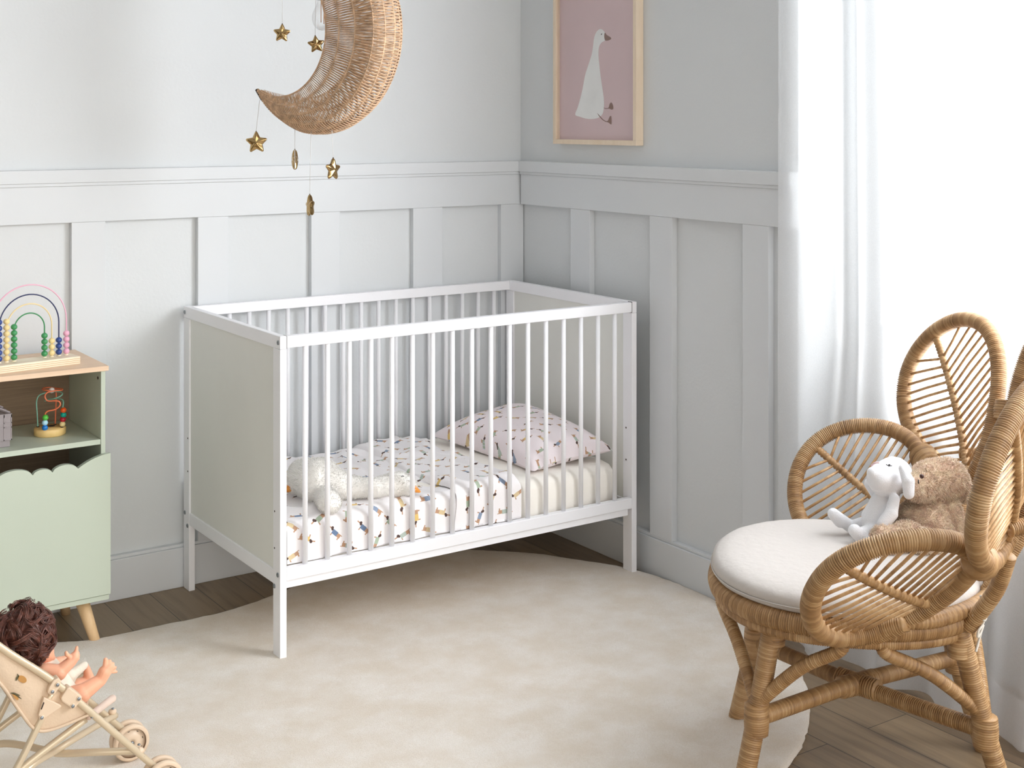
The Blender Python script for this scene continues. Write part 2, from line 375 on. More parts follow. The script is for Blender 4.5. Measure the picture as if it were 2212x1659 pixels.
# ---------------------------------------------------------------- rug
RP = [(-2.6, -.5), (-2.25, -.32), (-1.911, -.25), (-1.785, -.289), (-1.682, -.331), (-1.498, -.336), (-1.303, -.338), (-1.123, -.293), (-.9, -.205), (-.65, -.17), (-.5, -.2), (-.414, -.248), (-.349, -.305), (-.235, -.418),
      (-.148, -.562), (-.08, -.68), (-.045, -.8), (-.032, -.93), (-.034, -1.084), (-.05, -1.278), (-.147, -1.491), (-.245, -1.643), (-.357, -1.765), (-.49, -1.87), (-.631, -1.946), (-.85, -2.05), (-1.2, -2.2), (-1.7, -2.32), (-2.2, -2.25), (-2.6, -1.9), (-2.8, -1.4), (-2.75, -.85)]
rp = spline([(x, y, 0) for x, y in RP], 10, True); cx0, cy0 = -1.3, -1.15
m = M(); cs = []
prof = [(0, .0), (.006, .008), (.002, .014), (-.006, .016)] + [(-.04*(k+1)**1.35, .016) for k in range(13)]
for off, z in prof:
    ring = []
    for i, p in enumerate(rp):
        d = Vector((p.x-cx0, p.y-cy0, 0)); L = d.length; d /= L
        jit = .0035*noise.noise(Vector((p.x*40, p.y*40, 0))) + R.uniform(-.0012, .0012) if off > -.05 else 0
        rr = max(.05, (L+off+jit) if off > -.05 else L*(1+max(off, -1.25)*1.0/1.35) )
        ring.append(Vector((cx0+d.x*rr, cy0+d.y*rr, z + (0 if off > -.03 else .0012*noise.noise(Vector((p.x*3+off*9, p.y*3, 0)))))))
    cs.append(ring)
m.rings(cs, len(rp))
tag(m.build('rug', MT['rug']), 'large cream irregular round wool rug on the wooden floor', 'rug')
# ---------------------------------------------------------------- sheer curtain
def curtain(y0, y1, nf, zlo=0, zhi=1, off=0, nv=30):
    m = M()
    def fn(a, b):
        y = y0+(y1-y0)*a; z = .012+2.5*(1-b) if zhi == 1 else .013+zhi*(1-b)
        D = min(1, max(0, (-1.388-y)/.10)); D = D*D*(3-2*D); D *= min(1, max(0, (2.5-z)/.7))
        lo = max(0, (.9-z)/.9)**1.5
        ph = a*nf*2*PI; amp = (.0035+.032*lo+.0035*max(0, 1-a*5))*min(1, a*14+.3)
        x = -.058 + .100*D - .125*lo*min(1, a*20) + amp*math.sin(ph+.5*math.sin(ph*.37)+.25*math.sin(z*1.3)) + .006*math.sin(ph*2.3+z*.8) + off
        if y > NY+.002: x = min(x, -.042)
        y += .018*math.sin(ph*1.0+.8) - .008*lo
        return Vector((x, y, z))
    m.grid(420, nv, fn, uvf=lambda a, b: (a*3, b*2.5)); return m
cu = tag(curtain(-1.378, -3.5, 10).build('curtain', MT['sheer']), 'white sheer floor-length curtain hanging over the bright window', 'curtain')
curtain(-1.378, -3.5, 10, 0, .10, .0015, 4).build('hem', MT['sheer'], cu)
m = M(); m.tube([(-.040, -1.28, 2.53), (-.040, -3.6, 2.53)], .011)
rod = tag(m.build('curtain_rod', MT['trim']), 'slim white rod above the window carrying the sheer curtain', 'curtain rod')
m = M()
m.box(-.045, 0, -1.318, -1.302, 2.515, 2.545); m.build('bracket', MT['trim'], rod, smooth=False)
# ---------------------------------------------------------------- cot
X0, X1, Y0, Y1, TP = -1.307, -.067, -.754, -.031, .8835
cot = thing('baby_cot', 'white wooden slatted baby cot standing in the corner of the panelled room', 'cot', (-.687, -.39, 0))
PW, PD = .0195, .046
for x0, x1 in ((X0, X0+PW), (X1-PW, X1)):
    for y0, y1, zb in ((Y0, Y0+PD, .012), (Y1-PD, Y1, 0)):
        if x0 > -1: zb = 0
        m = M(); m.box(x0, x1, y0, y1, zb, TP-.036); m.build('leg', MT['white'], cot, smooth=False, bevel=.0015)
    m = M(); m.box(x0, x1, Y0, Y1, TP-.0355, TP); m.build('end_top_rail', MT['white'], cot, smooth=False, bevel=.0015)
    m = M(); m.box(x0+.001, x1-.001, Y0+PD, Y1-PD, .206, .244); m.build('end_bottom_rail', MT['white'], cot, smooth=False, bevel=.0015)
    xm = (x0+x1)/2; m = M(); m.box(xm-.004, xm+.004, Y0+PD-.005, Y1-PD+.005, .24, TP-.03); m.build('end_panel', MT['panel'], cot, smooth=False)
for y0, y1 in ((Y0, Y0+.024), (Y1-.024, Y1)):
    m = M(); m.box(X0+PW, X1-PW, y0, y1, TP-.033, TP-.001); m.build('side_top_rail', MT['white'], cot, smooth=False, bevel=.002)
    m = M(); m.box(X0+PW, X1-PW, y0, y1, .221, .2545); m.build('side_bottom_rail', MT['white'], cot, smooth=False, bevel=.002)
m = M(); m.box(X0+PW, X1-PW-.012, Y0+.006, Y0+.030, .200, .2205); m.build('mattress_support_rail', MT['white'], cot, smooth=False, bevel=.001)
m = M(); m.box(X0+PW, X1-PW, Y1-.03, Y1-.006, .200, .2205); m.build('mattress_support_rail', MT['white'], cot, smooth=False, bevel=.001)
m = M()
for k in range(12): x = X0+.06+k*.1; m.box(x, x+.055, Y0+.03, Y1-.03, .204, .214)
m.build('slat_base', MT['ply'], cot, smooth=False)
bar0 = None
for yb, nb in ((Y0+.012, 0), (Y1-.012, 0)):
    for k in range(17):
        x = -1.2275+k*.06747
        if bar0 is None:
            m = M(); m.tube([(0, 0, 0), (0, 0, .5975)], .0072, 14); bar0 = m.build('bar', MT['white'], cot); o = bar0
        else:
            o = bar0.copy(); COL.objects.link(o); o.parent = cot
        o.location = Vector((x, yb, .254)) - cot.location
def screw(x, y, z, ax, parent=cot, r=.0065):
    m = M(); a = Vector(ax); c = Vector((x, y, z)); m.lathe([(r*.3, .0005), (r*.35, .0022), (r*.9, .0025), (r, .001), (r, -.002)], c, 16, a); return m.build('bolt_head', MT['steel'], parent)
for y, z in ((Y0+.011, TP-.018), (Y1-.011, TP-.018), (Y0+.013, .238), (Y0+.036, .202), (Y1-.012, .238), (Y1-.034, .202)): screw(X0, y, z, (-1, 0, 0))
for y, z in ((Y0+.035, .405), (Y0+.036, .305), (Y1-.036, .475), (Y1-.036, .372)): m = M(); m.lathe([(.0028, -.001), (.0028, .0004)], (X0, y, z), 10, (-1, 0, 0)); m.build('screw_hole', MT['hole'], cot)
for z in (.475, .372): m = M(); m.lathe([(.003, -.001), (.003, .0005)], (X1-PW, Y0+.03, z), 10, (-1, 0, 0)); m.build('screw_hole', MT['hole'], cot)
for x in (X0+PW, X1-PW): m = M(); m.box(x-.0006, x+.0006, Y0-.0002, Y0+.02, TP-.034, TP+.0003); m.build('joint_gap', MT['hole'], cot, smooth=False)
# mattress with a fitted sheet
MX0, MX1, MY0, MY1, MZ0, MZ1 = -1.272, -.098, -.722, -.062, .2155, .362
m = M()
def sq(a, b, e):  # superellipse ring
    return math.copysign(abs(math.cos(a))**e, math.cos(a)), math.copysign(abs(math.sin(a))**e, math.sin(a))
cs = []; cxm, cym, hx, hy = (MX0+MX1)/2, (MY0+MY1)/2, (MX1-MX0)/2, (MY1-MY0)/2; NN = 96
for ins, z in ((.05, MZ0), (.012, MZ0+.008), (.0, MZ0+.03), (-.001, (MZ0+MZ1)/2), (.0, MZ1-.03), (.008, MZ1-.012), (.024, MZ1-.002), (.06, MZ1), (.25, MZ1+.002)):
    ring = []
    for k in range(NN):
        a = 2*PI*(k+.5)/NN; c, s = sq(a, 0, .16)
        ring.append(Vector((cxm+(hx-ins*1.0)*c, cym+(hy-min(ins, .25))*s, z)))
    cs.append(ring)
m.rings(cs, NN); tag(m.build('mattress', MT['sheet'], angle=None), 'cot mattress in a cream fitted sheet lying inside the white cot', 'mattress')
# duvet: one folded sheet, flap turned back towards the pillow
def cloth(xa, xb, zoff, name, thick):
    m = M(); TY = MY1-.004; W = MY1-MY0; drop = .118; rr = .022; tot = W+drop
    def fn(a, b):
        s = b*tot
        x = xa(b)+(xb(b)-xa(b))*a
        if s < W-rr: y = TY-s; z = MZ1+zoff; hang = 0
        elif s < W-rr+rr*PI/2:
            t = (s-(W-rr))/rr; y = TY-(W-rr)-rr*math.sin(t); z = MZ1+zoff-rr+rr*math.cos(t); hang = t/(PI/2)
        else: y = TY-W; z = MZ1+zoff-rr-(s-(W-rr+rr*PI/2)); hang = 1
        y -= hang*(.003+zoff*.25)
        nv = noise.noise(Vector((x*6, s*6, zoff*50))); n2 = noise.noise(Vector((x*16+s*5, s*7, 3)))
        wr3 = abs(noise.noise(Vector((x*5+1.3*s, s*3-2*x, 7)))) ; z += (1-hang)*(.006+.009*nv+.005*n2+.010*max(0, .12-wr3)/.12)
        y += hang*(.0025*math.sin(x*38+2*nv)+.002*n2)
        e = min(a, 1-a)*abs(xb(b)-xa(b))
        if e < .012 and hang < 1: z -= (1-e/.012)**2*thick*(1-hang)
        if b < .03: z -= (1-b/.03)*.01
        return Vector((x, y, max(z, .2565 if hang >= 1 else 0)))
    m.grid(90, 90, fn, uvf=lambda a, b: ((xa(b)+(xb(b)-xa(b))*a), b*tot)); return m
fa = lambda b: -.735-.03*max(0, b-.45)+.012*math.sin(b*9); fb = lambda b: -.515+.012*b
m = cloth(lambda b: -1.2745, lambda b: fa(b)+.03, .001, 'd', .004)
m2 = cloth(fa, fb, .013, 'd', .013)
m.add(m2.v, m2.f, [m2.uv[i] for i in range(len(m2.v))])
# rumple folds at the foot end
tag(m.build('duvet', MT['print']), 'white cotton duvet printed with small dachshunds, its top edge folded back', 'duvet')
# pillow
pc = [Vector((-.478, -.150, .388)), Vector((-.118, -.19, .448)), Vector((-.122, -.710, .404)), Vector((-.428, -.690, .376))]
m = M(); NP = 40
for side in (1, -1):
    def fn(a, b):
        p = pc[0].lerp(pc[1], a).lerp(pc[3].lerp(pc[2], a), b)
        ea = 1-abs(2*a-1)**2.6; eb = 1-abs(2*b-1)**2.6; h = max(0, ea*eb)**.55
        pin = .035*(1-abs(2*a-1)**2)*(abs(2*b-1)**6); pin2 = .03*(1-abs(2*b-1)**2)*(abs(2*a-1)**6)
        d = (pc[1]-pc[0]).normalized(); e = (pc[3]-pc[0]).normalized(); nrm = Vector((-.12, -.03, 1))
        p = p - e*pin*math.copysign(1, b-.5) - d*pin2*math.copysign(1, a-.5)
        k = noise.noise(Vector((a*5, b*5, side)))*.006*h
        return p + nrm*((.080 if side > 0 else -.030)*h**.8 + k)
    m.grid(NP, NP, fn, uvf=lambda a, b: (a*.40+3, b*.56+side))
# open edge flange seam on the pillow
pil = tag(m.build('pillow', MT['print_pink']), 'plump white pillow printed with dachshunds at the head of the cot', 'pillow')
# ---------------------------------------------------------------- rattan petal chair (local axes: F front, S far side)
CO = Vector((-.483, -2.080, 0)); CT = 2.3726
CF = Vector((math.cos(CT), math.sin(CT), 0)); CS = Vector((math.sin(CT), -math.cos(CT), 0))
def CW(f, s, z): return CO + CF*f + CS*s + Vector((0, 0, z))
chair = thing('rattan_armchair', 'wrapped rattan armchair with five petal-shaped loops forming its back and arms', 'armchair', tuple(CO))
PIT = .0046
def cane(name, pts, r, close=False, pitch=PIT, label=None, parent=None, n=10, dep=.09):
    m = M(); m.tube(pts, r, n, close, pitch=pitch, dep=dep); o = m.build(name, MT['cane'], parent or chair)
    if label: o['label'] = label
    return o
# seat rim: two stacked hoops
def rim(t, g=0, z=.437): 
    c, s = math.cos(t), math.sin(t); k = .86
    c2 = math.copysign(abs(c)**k, c); s2 = math.copysign(abs(s)**k, s)
    return CW(.062+(.280+g)*c2, (.280+g)*s2, z)
cane('seat_rim', [rim(2*PI*i/120) for i in range(120)], .0215, True, n=12)
cane('seat_rim', [rim(2*PI*i/120, -.006, .410) for i in range(120)], .014, True)
m = M()
for i in range(15):
    s = -.24+.48*i/14; h = .275*math.sqrt(max(0, 1-(s/.285)**2)); m.tube([CW(.062-h, s, .437), CW(.062+h, s, .437)], .006, 6)
m.build('seat_slats', MT['spoke'], chair)
# legs with the crossed stretcher
J = {'nf': [(.221, -.200, .43), (.258, -.211, .213), (.300, -.240, .013)], 'ff': [(.221, .200, .43), (.258, .211, .213), (.300, .240, .013)],
     'nb': [(-.150, -.200, .43), (-.204, -.190, .213), (-.268, -.190, 0)], 'fb': [(-.150, .200, .43), (-.204, .190, .213), (-.268, .190, 0)]}
for k, (a, b, c) in J.items():
    P = spline([CW(*a), CW(*b), CW(*c)], 10); lg = cane('leg', P, .0205, n=12)
    for z0, dz, r in ((b, .03, .0245),): cane('joint_wrap', [CW(b[0], b[1], b[2]+dz), CW(b[0], b[1], b[2]-dz*1.1)], lambda t, r=r: r+.002*math.sin(PI*t), parent=lg, pitch=.005, n=12, dep=.05)
    cane('joint_wrap', [CW(a[0], a[1], .40), CW(a[0]*.99+b[0]*.01, a[1]*.99+b[1]*.01, .365)], lambda t: .0235-.001*t, parent=lg, pitch=.005, n=12, dep=.05)
hs = .213
for a, b in (('nf', 'fb'), ('ff', 'nb')):
    pa, pb = J[a][1], J[b][1]; dz = .006 if a == 'nf' else -.006
    cane('stretcher', [CW(pa[0], pa[1], hs), CW(.03, 0, hs+dz), CW(pb[0], pb[1], hs)], .0175)
cane('stretcher_binding', [CW(.075, -.03, hs), CW(-.005, .03, hs)], lambda t: .023, pitch=.006)
cane('stretcher_binding', [CW(.075, .03, hs), CW(-.005, -.03, hs)], lambda t: .023, pitch=.006)
# inverted V braces between the legs
for a, f0, s0 in (('nf', .085, -.275), ('nb', .01, -.275), ('ff', .085, .275), ('fb', .01, .275), ('nf', .335, -.04), ('ff', .335, .04), ('nb', -.20, -.03), ('fb', -.20, .03)):
    b = J[a][1]; top = CW(f0, s0,   .403); lo = CW(b[0]*.985+.015*f0, b[1]*.985+.015*s0, .245)
    mid = top.lerp(lo, .5)+Vector((0, 0, .012)); cane('brace', spline([top, top.lerp(lo, .08)+Vector((0, 0, -.006)), mid, lo], 8), .0135)
# petals: ellipse c + A cos u + B sin v, fitted in the round and mirrored for the other side
PET = {'arm': [.010, .390, .560, .735, .462, .803, .142, .172, .010, -.130], 'wing': [-.229, .372, .763, 1.426, .839, 1.154, .207, .170, .015, .407]}
def petal_fn(q, mir):
    c = Vector(q[:3]); az, el, ro, A, B, k, e = q[3:10]
    u = Vector((math.cos(az)*math.cos(el), math.sin(az)*math.cos(el), math.sin(el))); h = Vector((-math.sin(az), math.cos(az), 0)); w2 = u.cross(h)
    v = h*math.cos(ro)+w2*math.sin(ro); nn = u.cross(v)
    def fn(a, b, d=0):
        p = c + u*(A*a) + v*(B*b*(1+e*a)) + nn*(k*a*a+d); return CW(p.x, -p.y if mir else p.y, p.z)
    return fn
def petal(fn, nsp, rr, name, label, chev=.24, ctr=0):
    rimp = [fn(math.cos(t), math.sin(t)) for t in [2*PI*i/90 for i in range(90)]]
    rm = cane(name, rimp, rr, True, n=12, label=label, dep=.13)
    cane('midrib', [fn(-.98+1.96*i/20, ctr, -.002) for i in range(21)], .0095, pitch=.009, parent=rm, dep=.16)
    for sd in (-1, 1):
        for i in range(nsp):
            a0 = -.92+1.66*i/(nsp-1); a1 = a0+chev; 
            if a1 > .97: continue
            b1 = sd*math.sqrt(1-a1*a1)*.97
            m = M(); m.tube([fn(a0, ctr), fn((a0+a1)/2, b1/2, .002*math.sin(i*7)), fn(a1, b1)], .0036, 6); m.build('spoke', MT['spoke'], rm)
    return fn
near_arm = petal(petal_fn(PET['arm'], True), 13, .0195, 'arm_petal', 'low oval loop forming the armrest nearest the viewer')
far_arm = petal(petal_fn(PET['arm'], False), 13, .0185, 'arm_petal', 'low oval loop forming the armrest beside the curtain')
near_w = petal(petal_fn(PET['wing'], True), 17, .0195, 'wing_petal', 'tall oval side loop of the back nearest the viewer')
far_w = petal(petal_fn(PET['wing'], False), 17, .0185, 'wing_petal', 'tall oval side loop of the back beside the curtain')
def back_fn(a, b, d=0): return CW(-.315-.30*(a+1)*.24 - d + .045*b*b, .172*b*(1+.15*a), .862+.262*a)
petal(back_fn, 19, .0195, 'back_petal', 'tallest oval loop in the middle of the chair back')
# supports between petals and seat
for sg in (1, -1):
    cane('back_post', spline([CW(-.165, sg*.215, .43), CW(-.215, sg*.245, .52), CW(-.235, sg*.27, .60)], 8), .016)
    cane('back_post', spline([CW(-.20, sg*.10, .43), CW(-.265, sg*.10, .54), CW(-.325, sg*.085, .64)], 8), .015)
cane('arm_support', spline([near_arm(-.75, -.66), CW(-.03, -.30, .46), CW(.03, -.275, .42)], 6), .016)
cane('arm_support', spline([far_arm(-.75, -.66), CW(-.03, .30, .46), CW(.03, .275, .42)], 6), .016)
cane('back_hoop', spline([CW(-.23, .30, .66), CW(-.40, .22, .69), CW(-.50, .0, .71), CW(-.40, -.22, .69), CW(-.23, -.30, .66)], 12), .0155)
cane('seat_back_bar', spline([CW(-.02, -.288, .462), CW(-.10, -.265, .462), CW(-.21, -.14, .465), CW(-.245, 0, .468), CW(-.21, .14, .465), CW(-.10, .265, .462), CW(-.02, .288, .462)], 10), .0155, pitch=.008, dep=.12)
# bindings where loops touch
for fa2, fb2, k in ((near_arm, near_w, 0), (far_arm, far_w, 1)):
    best = min(((fa2(math.cos(i*.07), math.sin(i*.07))-fb2(math.cos(j*.07), math.sin(j*.07))).length, i, j) for i in range(90) for j in range(90))
    p = fa2(math.cos(best[1]*.07), math.sin(best[1]*.07)); q = fb2(math.cos(best[2]*.07), math.sin(best[2]*.07))
    t = (fb2(math.cos(best[2]*.07+.1), math.sin(best[2]*.07+.1))-q).normalized(); c = (p+q)/2
    cane('binding', [c-t*.028, c+t*.028], lambda x: .030+.006*math.sin(PI*x), pitch=.0065, n=14, dep=.06)
for fa2 in (near_w, far_w):
    best = min(((fa2(math.cos(i*.07), math.sin(i*.07))-back_fn(math.cos(j*.07), math.sin(j*.07))).length, i, j) for i in range(90) for j in range(90))
    p = fa2(math.cos(best[1]*.07), math.sin(best[1]*.07)); q = back_fn(math.cos(best[2]*.07), math.sin(best[2]*.07))
    t = (back_fn(math.cos(best[2]*.07+.1), math.sin(best[2]*.07+.1))-q).normalized(); c = (p+q)/2
    cane('binding', [c-t*.022, c+t*.022], lambda x: .022+.003*math.sin(PI*x), pitch=.0065, n=14, dep=.06)
# seat cushion with ties
MT['cushion'] = plain('cushion_cotton', (203, 196, 190), .85, .006, 6, .0015, 60)
def cu_r(t, g):
    c, s = math.cos(t), math.sin(t); k = .9; return .066+(.290+g)*math.copysign(abs(c)**k, c), (.290+g)*math.copysign(abs(s)**k, s)
m = M(); cs = []; NN = 120
for g, z in ((-.25, .444), (-.06, .444), (-.02, .447), (-.004, .454), (.0, .462), (-.003, .4635), (.0, .466), (-.004, .480), (-.016, .489), (-.045, .4955), (-.10, .499), (-.18, .501), (-.29, 0.508)):
    ring = []
    for i in range(NN):
        t = 2*PI*i/NN; f, s = cu_r(t, g); p = CW(f, s, z+.006); edge = max(0, 1+g/.06) if z > .466 else 0
        p.z += .0022*edge*noise.noise(Vector((t*9, g*20, 1))) + .0015*noise.noise(Vector((f*8, s*8, 2))); ring.append(p)
    cs.append(ring)
m.rings(cs, NN)
cush = thing('seat_cushion', 'round off-white cotton cushion on the seat of the rattan armchair', 'cushion', tuple(CW(.066, 0, .45)))
m.build('cover', MT['cushion'], cush)
m = M(); m.tube([CW(*cu_r(2*PI*i/160, .0005), .4696) for i in range(160)], .0016, 6, True); m.build('piping', MT['cushion'], cush)
MT['cord'] = plain('cotton_tie', (232, 226, 216), .8)
for pts in ([(2118, 1288), (2126, 1294), (2133, 1310), (2133, 1325), (2127, 1340), (2121, 1332), (2128, 1320)], [(2100, 1330), (2112, 1334), (2124, 1336), (2122, 1350), (2114, 1362), (2112, 1376), (2118, 1368), (2124, 1350)], [(2124, 1340), (2120, 1362), (2114, 1385), (2108, 1408)]):
    m = M(); m.tube(spline([at_d(u, v, 2.70+.006*math.sin(i)) for i, (u, v) in enumerate(pts)], 8), .0026, 8); m.build('tie', MT['cord'], cush)

# ---------------------------------------------------------------- plush toys on the chair
def px_caps(d0, items):
    m = M()
    for (u0, v0, e0, r0, u1, v1, e1, r1) in items: m.cap2(at_d(u0, v0, d0+e0), at_d(u1, v1, d0+e1), r0*d0/2882, r1*d0/2882)
    return m
MT['bunny'] = plain('white_plush', (243, 243, 246), .95, .01, 30, .0012, 500, Sheen_Weight=.5)
MT['bear'] = plain('beige_plush', (253, 216, 190), .95, .10, 60, Sheen_Weight=.4)
MT['black'] = plain('black_thread', (38, 32, 34), .35)
MT['pinknose'] = plain('pink_nose', (228, 200, 202), .8)
BD = 3.06
bun = thing('plush_bunny', 'small white plush bunny leaning on the bear on the chair cushion', 'plush toy', tuple(at_z(1880, 1150, 0.508)))
m = px_caps(BD, [(1895, 1118, 0, 34, 1918, 1068, .01, 25), (1888, 1128, -.01, 27, 1905, 1095, 0, 30), (1930, 1028, .02, 42, 1912, 1035, .0, 38), (1905, 1032, -.01, 34, 1900, 1034, -.02, 28), (1890, 1028, -.02, 20, 1886, 1022, -.03, 14),
  (1918, 1068, .01, 20, 1925, 1050, .01, 26),
  (1932, 1078, -.035, 12, 1925, 1110, -.05, 14), (1925, 1110, -.05, 15, 1908, 1132, -.055, 14), (1897, 1080, .05, 10, 1880, 1045, .055, 14),
  (1872, 1128, .02, 15, 1840, 1136, .03, 12), (1838, 1138, .03, 14, 1802, 1112, .03, 13), (1800, 1110, .03, 13, 1815, 1125, .03, 15),
  (1885, 1145, -.03, 16, 1862, 1152, -.045, 13), (1858, 1160, -.045, 15, 1846, 1146, -.05, 14), (1856, 1155, -.045, 15, 1872, 1166, -.05, 12)])
fuse(m, 'body', MT['bunny'], bun, .0028, 3)
m = px_caps(BD, [(1950, 1012, -.040, 9, 1962, 1040, -.060, 14), (1962, 1040, -.060, 14, 1963, 1066, -.066, 12)]); fuse(m, 'ear', MT['bunny'], bun, .0022, 3)
m = M(); m.ball(at_d(1921, 1005, BD-.038), .0028, 8); m.tube([at_d(1914, 1003, BD-.041), at_d(1920, 1007, BD-.043), at_d(1927, 1006, BD-.041)], .0011, 6); m.build('eye', MT['black'], bun)
m = M(); m.tube(spline([at_d(1882, 1006, BD-.022), at_d(1890, 1000, BD-.028), at_d(1899, 999, BD-.03)], 5), .0022, 8); m.build('nose', MT['pinknose'], bun)
BE = 3.065
bear = thing('plush_bear', 'shaggy beige plush bear sitting behind the white bunny on the chair cushion', 'plush toy', tuple(at_z(1990, 1195, 0.508)))
m = px_caps(BE, [(2000, 1130, .0, 66, 2015, 1095, .02, 46), (1985, 1160, -.02, 52, 2010, 1150, .01, 58), (2040, 1040, .03, 50, 2010, 1042, .01, 44), (1990, 1052, -.02, 34, 1982, 1055, -.03, 26),
  (2052, 1100, -.01, 22, 2064, 1150, -.02, 23), (2064, 1150, -.02, 23, 2050, 1180, -.03, 20),
  (1960, 1160, -.07, 32, 1915, 1172, -.10, 27), (1912, 1176, -.10, 27, 1906, 1160, -.10, 22), (1990, 1175, -.09, 30, 2010, 1180, -.07, 34), (2015, 1025, .06, 30, 2020, 1060, .05, 30)])
fuse(m, 'body', MT['bear'], bear, .0042, 2, fur=(30000, .0080, .0007, (0, 0, -.55)))
m = px_caps(BE, [(2084, 1050, .02, 13, 2086, 1068, .01, 15)]); fuse(m, 'ear', MT['bear'], bear, .003, 2, fur=(900, .008, .0009, (0, 0, -.4)))
MT['brown'] = plain('brown_plastic', (70, 42, 38), .25)
m = M(); m.ball(at_d(1991, 1029, BE-.083), .0050, 10); m.build('eye', MT['brown'], bear)
m = M(); m.tube([at_d(1984, 1036, BE-.062), at_d(1984, 1045, BE-.065)], .0013, 6); m.build('mouth_stitch', MT['black'], bear)
# ---------------------------------------------------------------- sage cabinet with scalloped drawer
CR, CL, CT2, CF2 = -1.643, -2.397, .779, -.352
cab = thing('toy_cabinet', 'sage green nursery cabinet with a pale wood top, open shelf and scalloped drawer', 'cabinet', (-2.02, -.19, 0))
m = M(); m.box(CL, CR, CF2, -.03, CT2-.014, CT2); m.build('top', MT['oak'], cab, smooth=False, bevel=.0015)
for x0, x1 in ((CR-.0205, CR-.008), (CL+.008, CL+.0205)):
    m = M(); m.box(x0, x1, CF2+.006, -.032, .130, CT2-.0145); m.build('side_panel', MT['sage'], cab, smooth=False, bevel=.001)
m = M(); m.box(CL+.021, CR-.021, CF2+.008, -.04, .560, .5745); m.build('shelf', MT['sage'], cab, smooth=False, bevel=.001)
m = M(); m.box(CL+.003, CR-.001, CF2-.006, -.032, .1275, .1415); m.build('bottom_panel', MT['sage'], cab, smooth=False, bevel=.001)
m = M(); m.box(CL+.021, CR-.021, -.038, -.032, .142, CT2-.015); m.build('back_panel', MT['backboard'], cab, smooth=False)
m = M(); m.lathe([(.004, 0), (.0045, .0012), (.002, .0006)], (CR-.0206, -.32, .742), 14, (-1, 0, 0)); m.build('cam_cover', MT['hole'], cab)
tr = [(-1.733, .0), (-1.801, .016), (-1.853, .012), (-1.948, .020), (-2.092, .030), (-2.187, .020), (-2.239, .012), (-2.307, .016)]
pol = [(CR+.001, .1445), (CR+.001, .5365)]
for i in range(9): a = i/8; x = CR+.001+(tr[0][0]-CR)*a; pol.append((x, .5365-.030*a**1.9 - .0))
prev = tr[0][0]
for x, h in tr[1:]:
    for i in range(1, 13): a = i/12; pol.append((prev+(x-prev)*a, .506+h*(1-(2*a-1)**2)**.62))
    prev = x
for i in range(1, 9): a = 1-i/8; pol.append((CL+.001+(prev-CL)*a, .5365-.030*a**1.9))
pol += [(CL-.001, .1445)]
top = pol[1:-1]; top = [q for k, q in enumerate(top) if k == 0 or abs(q[0]-top[k-1][0]) > 1e-6]; nt_ = len(top); yf, yb = CF2-.012, CF2+.004
vs = [Vector((x, y_, z_)) for (x, z) in top for (y_, z_) in ((yf, .1445), (yf, z), (yb, z), (yb, .1445))]
m = M(); m.add(vs, [(4*k+a_, 4*k+(a_+1) % 4, 4*k+4+(a_+1) % 4, 4*k+4+a_) for k in range(nt_-1) for a_ in range(4)] + [(3, 2, 1, 0), (4*nt_-4, 4*nt_-3, 4*nt_-2, 4*nt_-1)])
m.build('drawer_front', MT['sage'], cab, smooth=False)
m = M(); m.box(CL+.025, CR-.025, CF2+.02, -.06, .16, .168); m.box(CL+.025, CL+.035, CF2+.006, -.06, .16, .44); m.box(CR-.035, CR-.025, CF2+.006, -.06, .16, .44); m.box(CL+.025, CR-.025, -.07, -.06, .16, .44); m.build('drawer_box', MT['backboard'], cab, smooth=False)
for (tx, ty, bx, by) in ((CR-.062, -.295, CR-.031, -.338), (CR-.062, -.085, CR-.034, -.052), (CL+.062, -.295, CL+.031, -.338), (CL+.062, -.085, CL+.034, -.052)):
    m = M(); m.tube([(tx, ty, .128), (bx, by, .001)], lambda t: .0195-.0062*t, 20); m.build('leg', MT['beech'], cab)
# ---------------------------------------------------------------- rainbow abacus
def gloss(name, rgb): return plain(name, rgb, .3, .01)
BC = {'pink': gloss('pink_bead', (236, 176, 200)), 'blue': gloss('blue_bead', (44, 72, 140)), 'yellow': gloss('cream_bead', (240, 216, 156)), 'green': gloss('green_bead', (66, 148, 92))}
WC = {'pink': gloss('pink_wire', (238, 184, 206)), 'blue': gloss('navy_wire', (38, 48, 92)), 'yellow': gloss('cream_wire', (238, 218, 166)), 'green': gloss('green_wire', (58, 140, 88))}
ac = Vector((-1.833, -.250, CT2)); aa = math.radians(8)
ax = Vector((math.cos(aa), math.sin(aa), 0)); ay = Vector((-math.sin(aa), math.cos(aa), 0))
aba = thing('rainbow_abacus', 'toy abacus with four arched rainbow wires of beads on the cabinet top', 'abacus', tuple(ac))
rm4 = Matrix(((ax.x, ay.x, 0, ac.x), (ax.y, ay.y, 0, ac.y), (0, 0, 1, ac.z), (0, 0, 0, 1)))
m = M(); m.box(-.128, .128, -.045, .030, .0, .0215, mat=rm4); m.build('base', MT['ply'], aba, smooth=False, bevel=.0015)
MT['plyline'] = plain('ply_edge_line', (196, 150, 100), .7)
m = M()
for z in (.0055, .0105, .0155): m.box(-.1285, .1285, -.0454, .0304, z-.0005, z+.0005, mat=rm4)
m.build('ply_edge_stripes', MT['plyline'], aba, smooth=False)
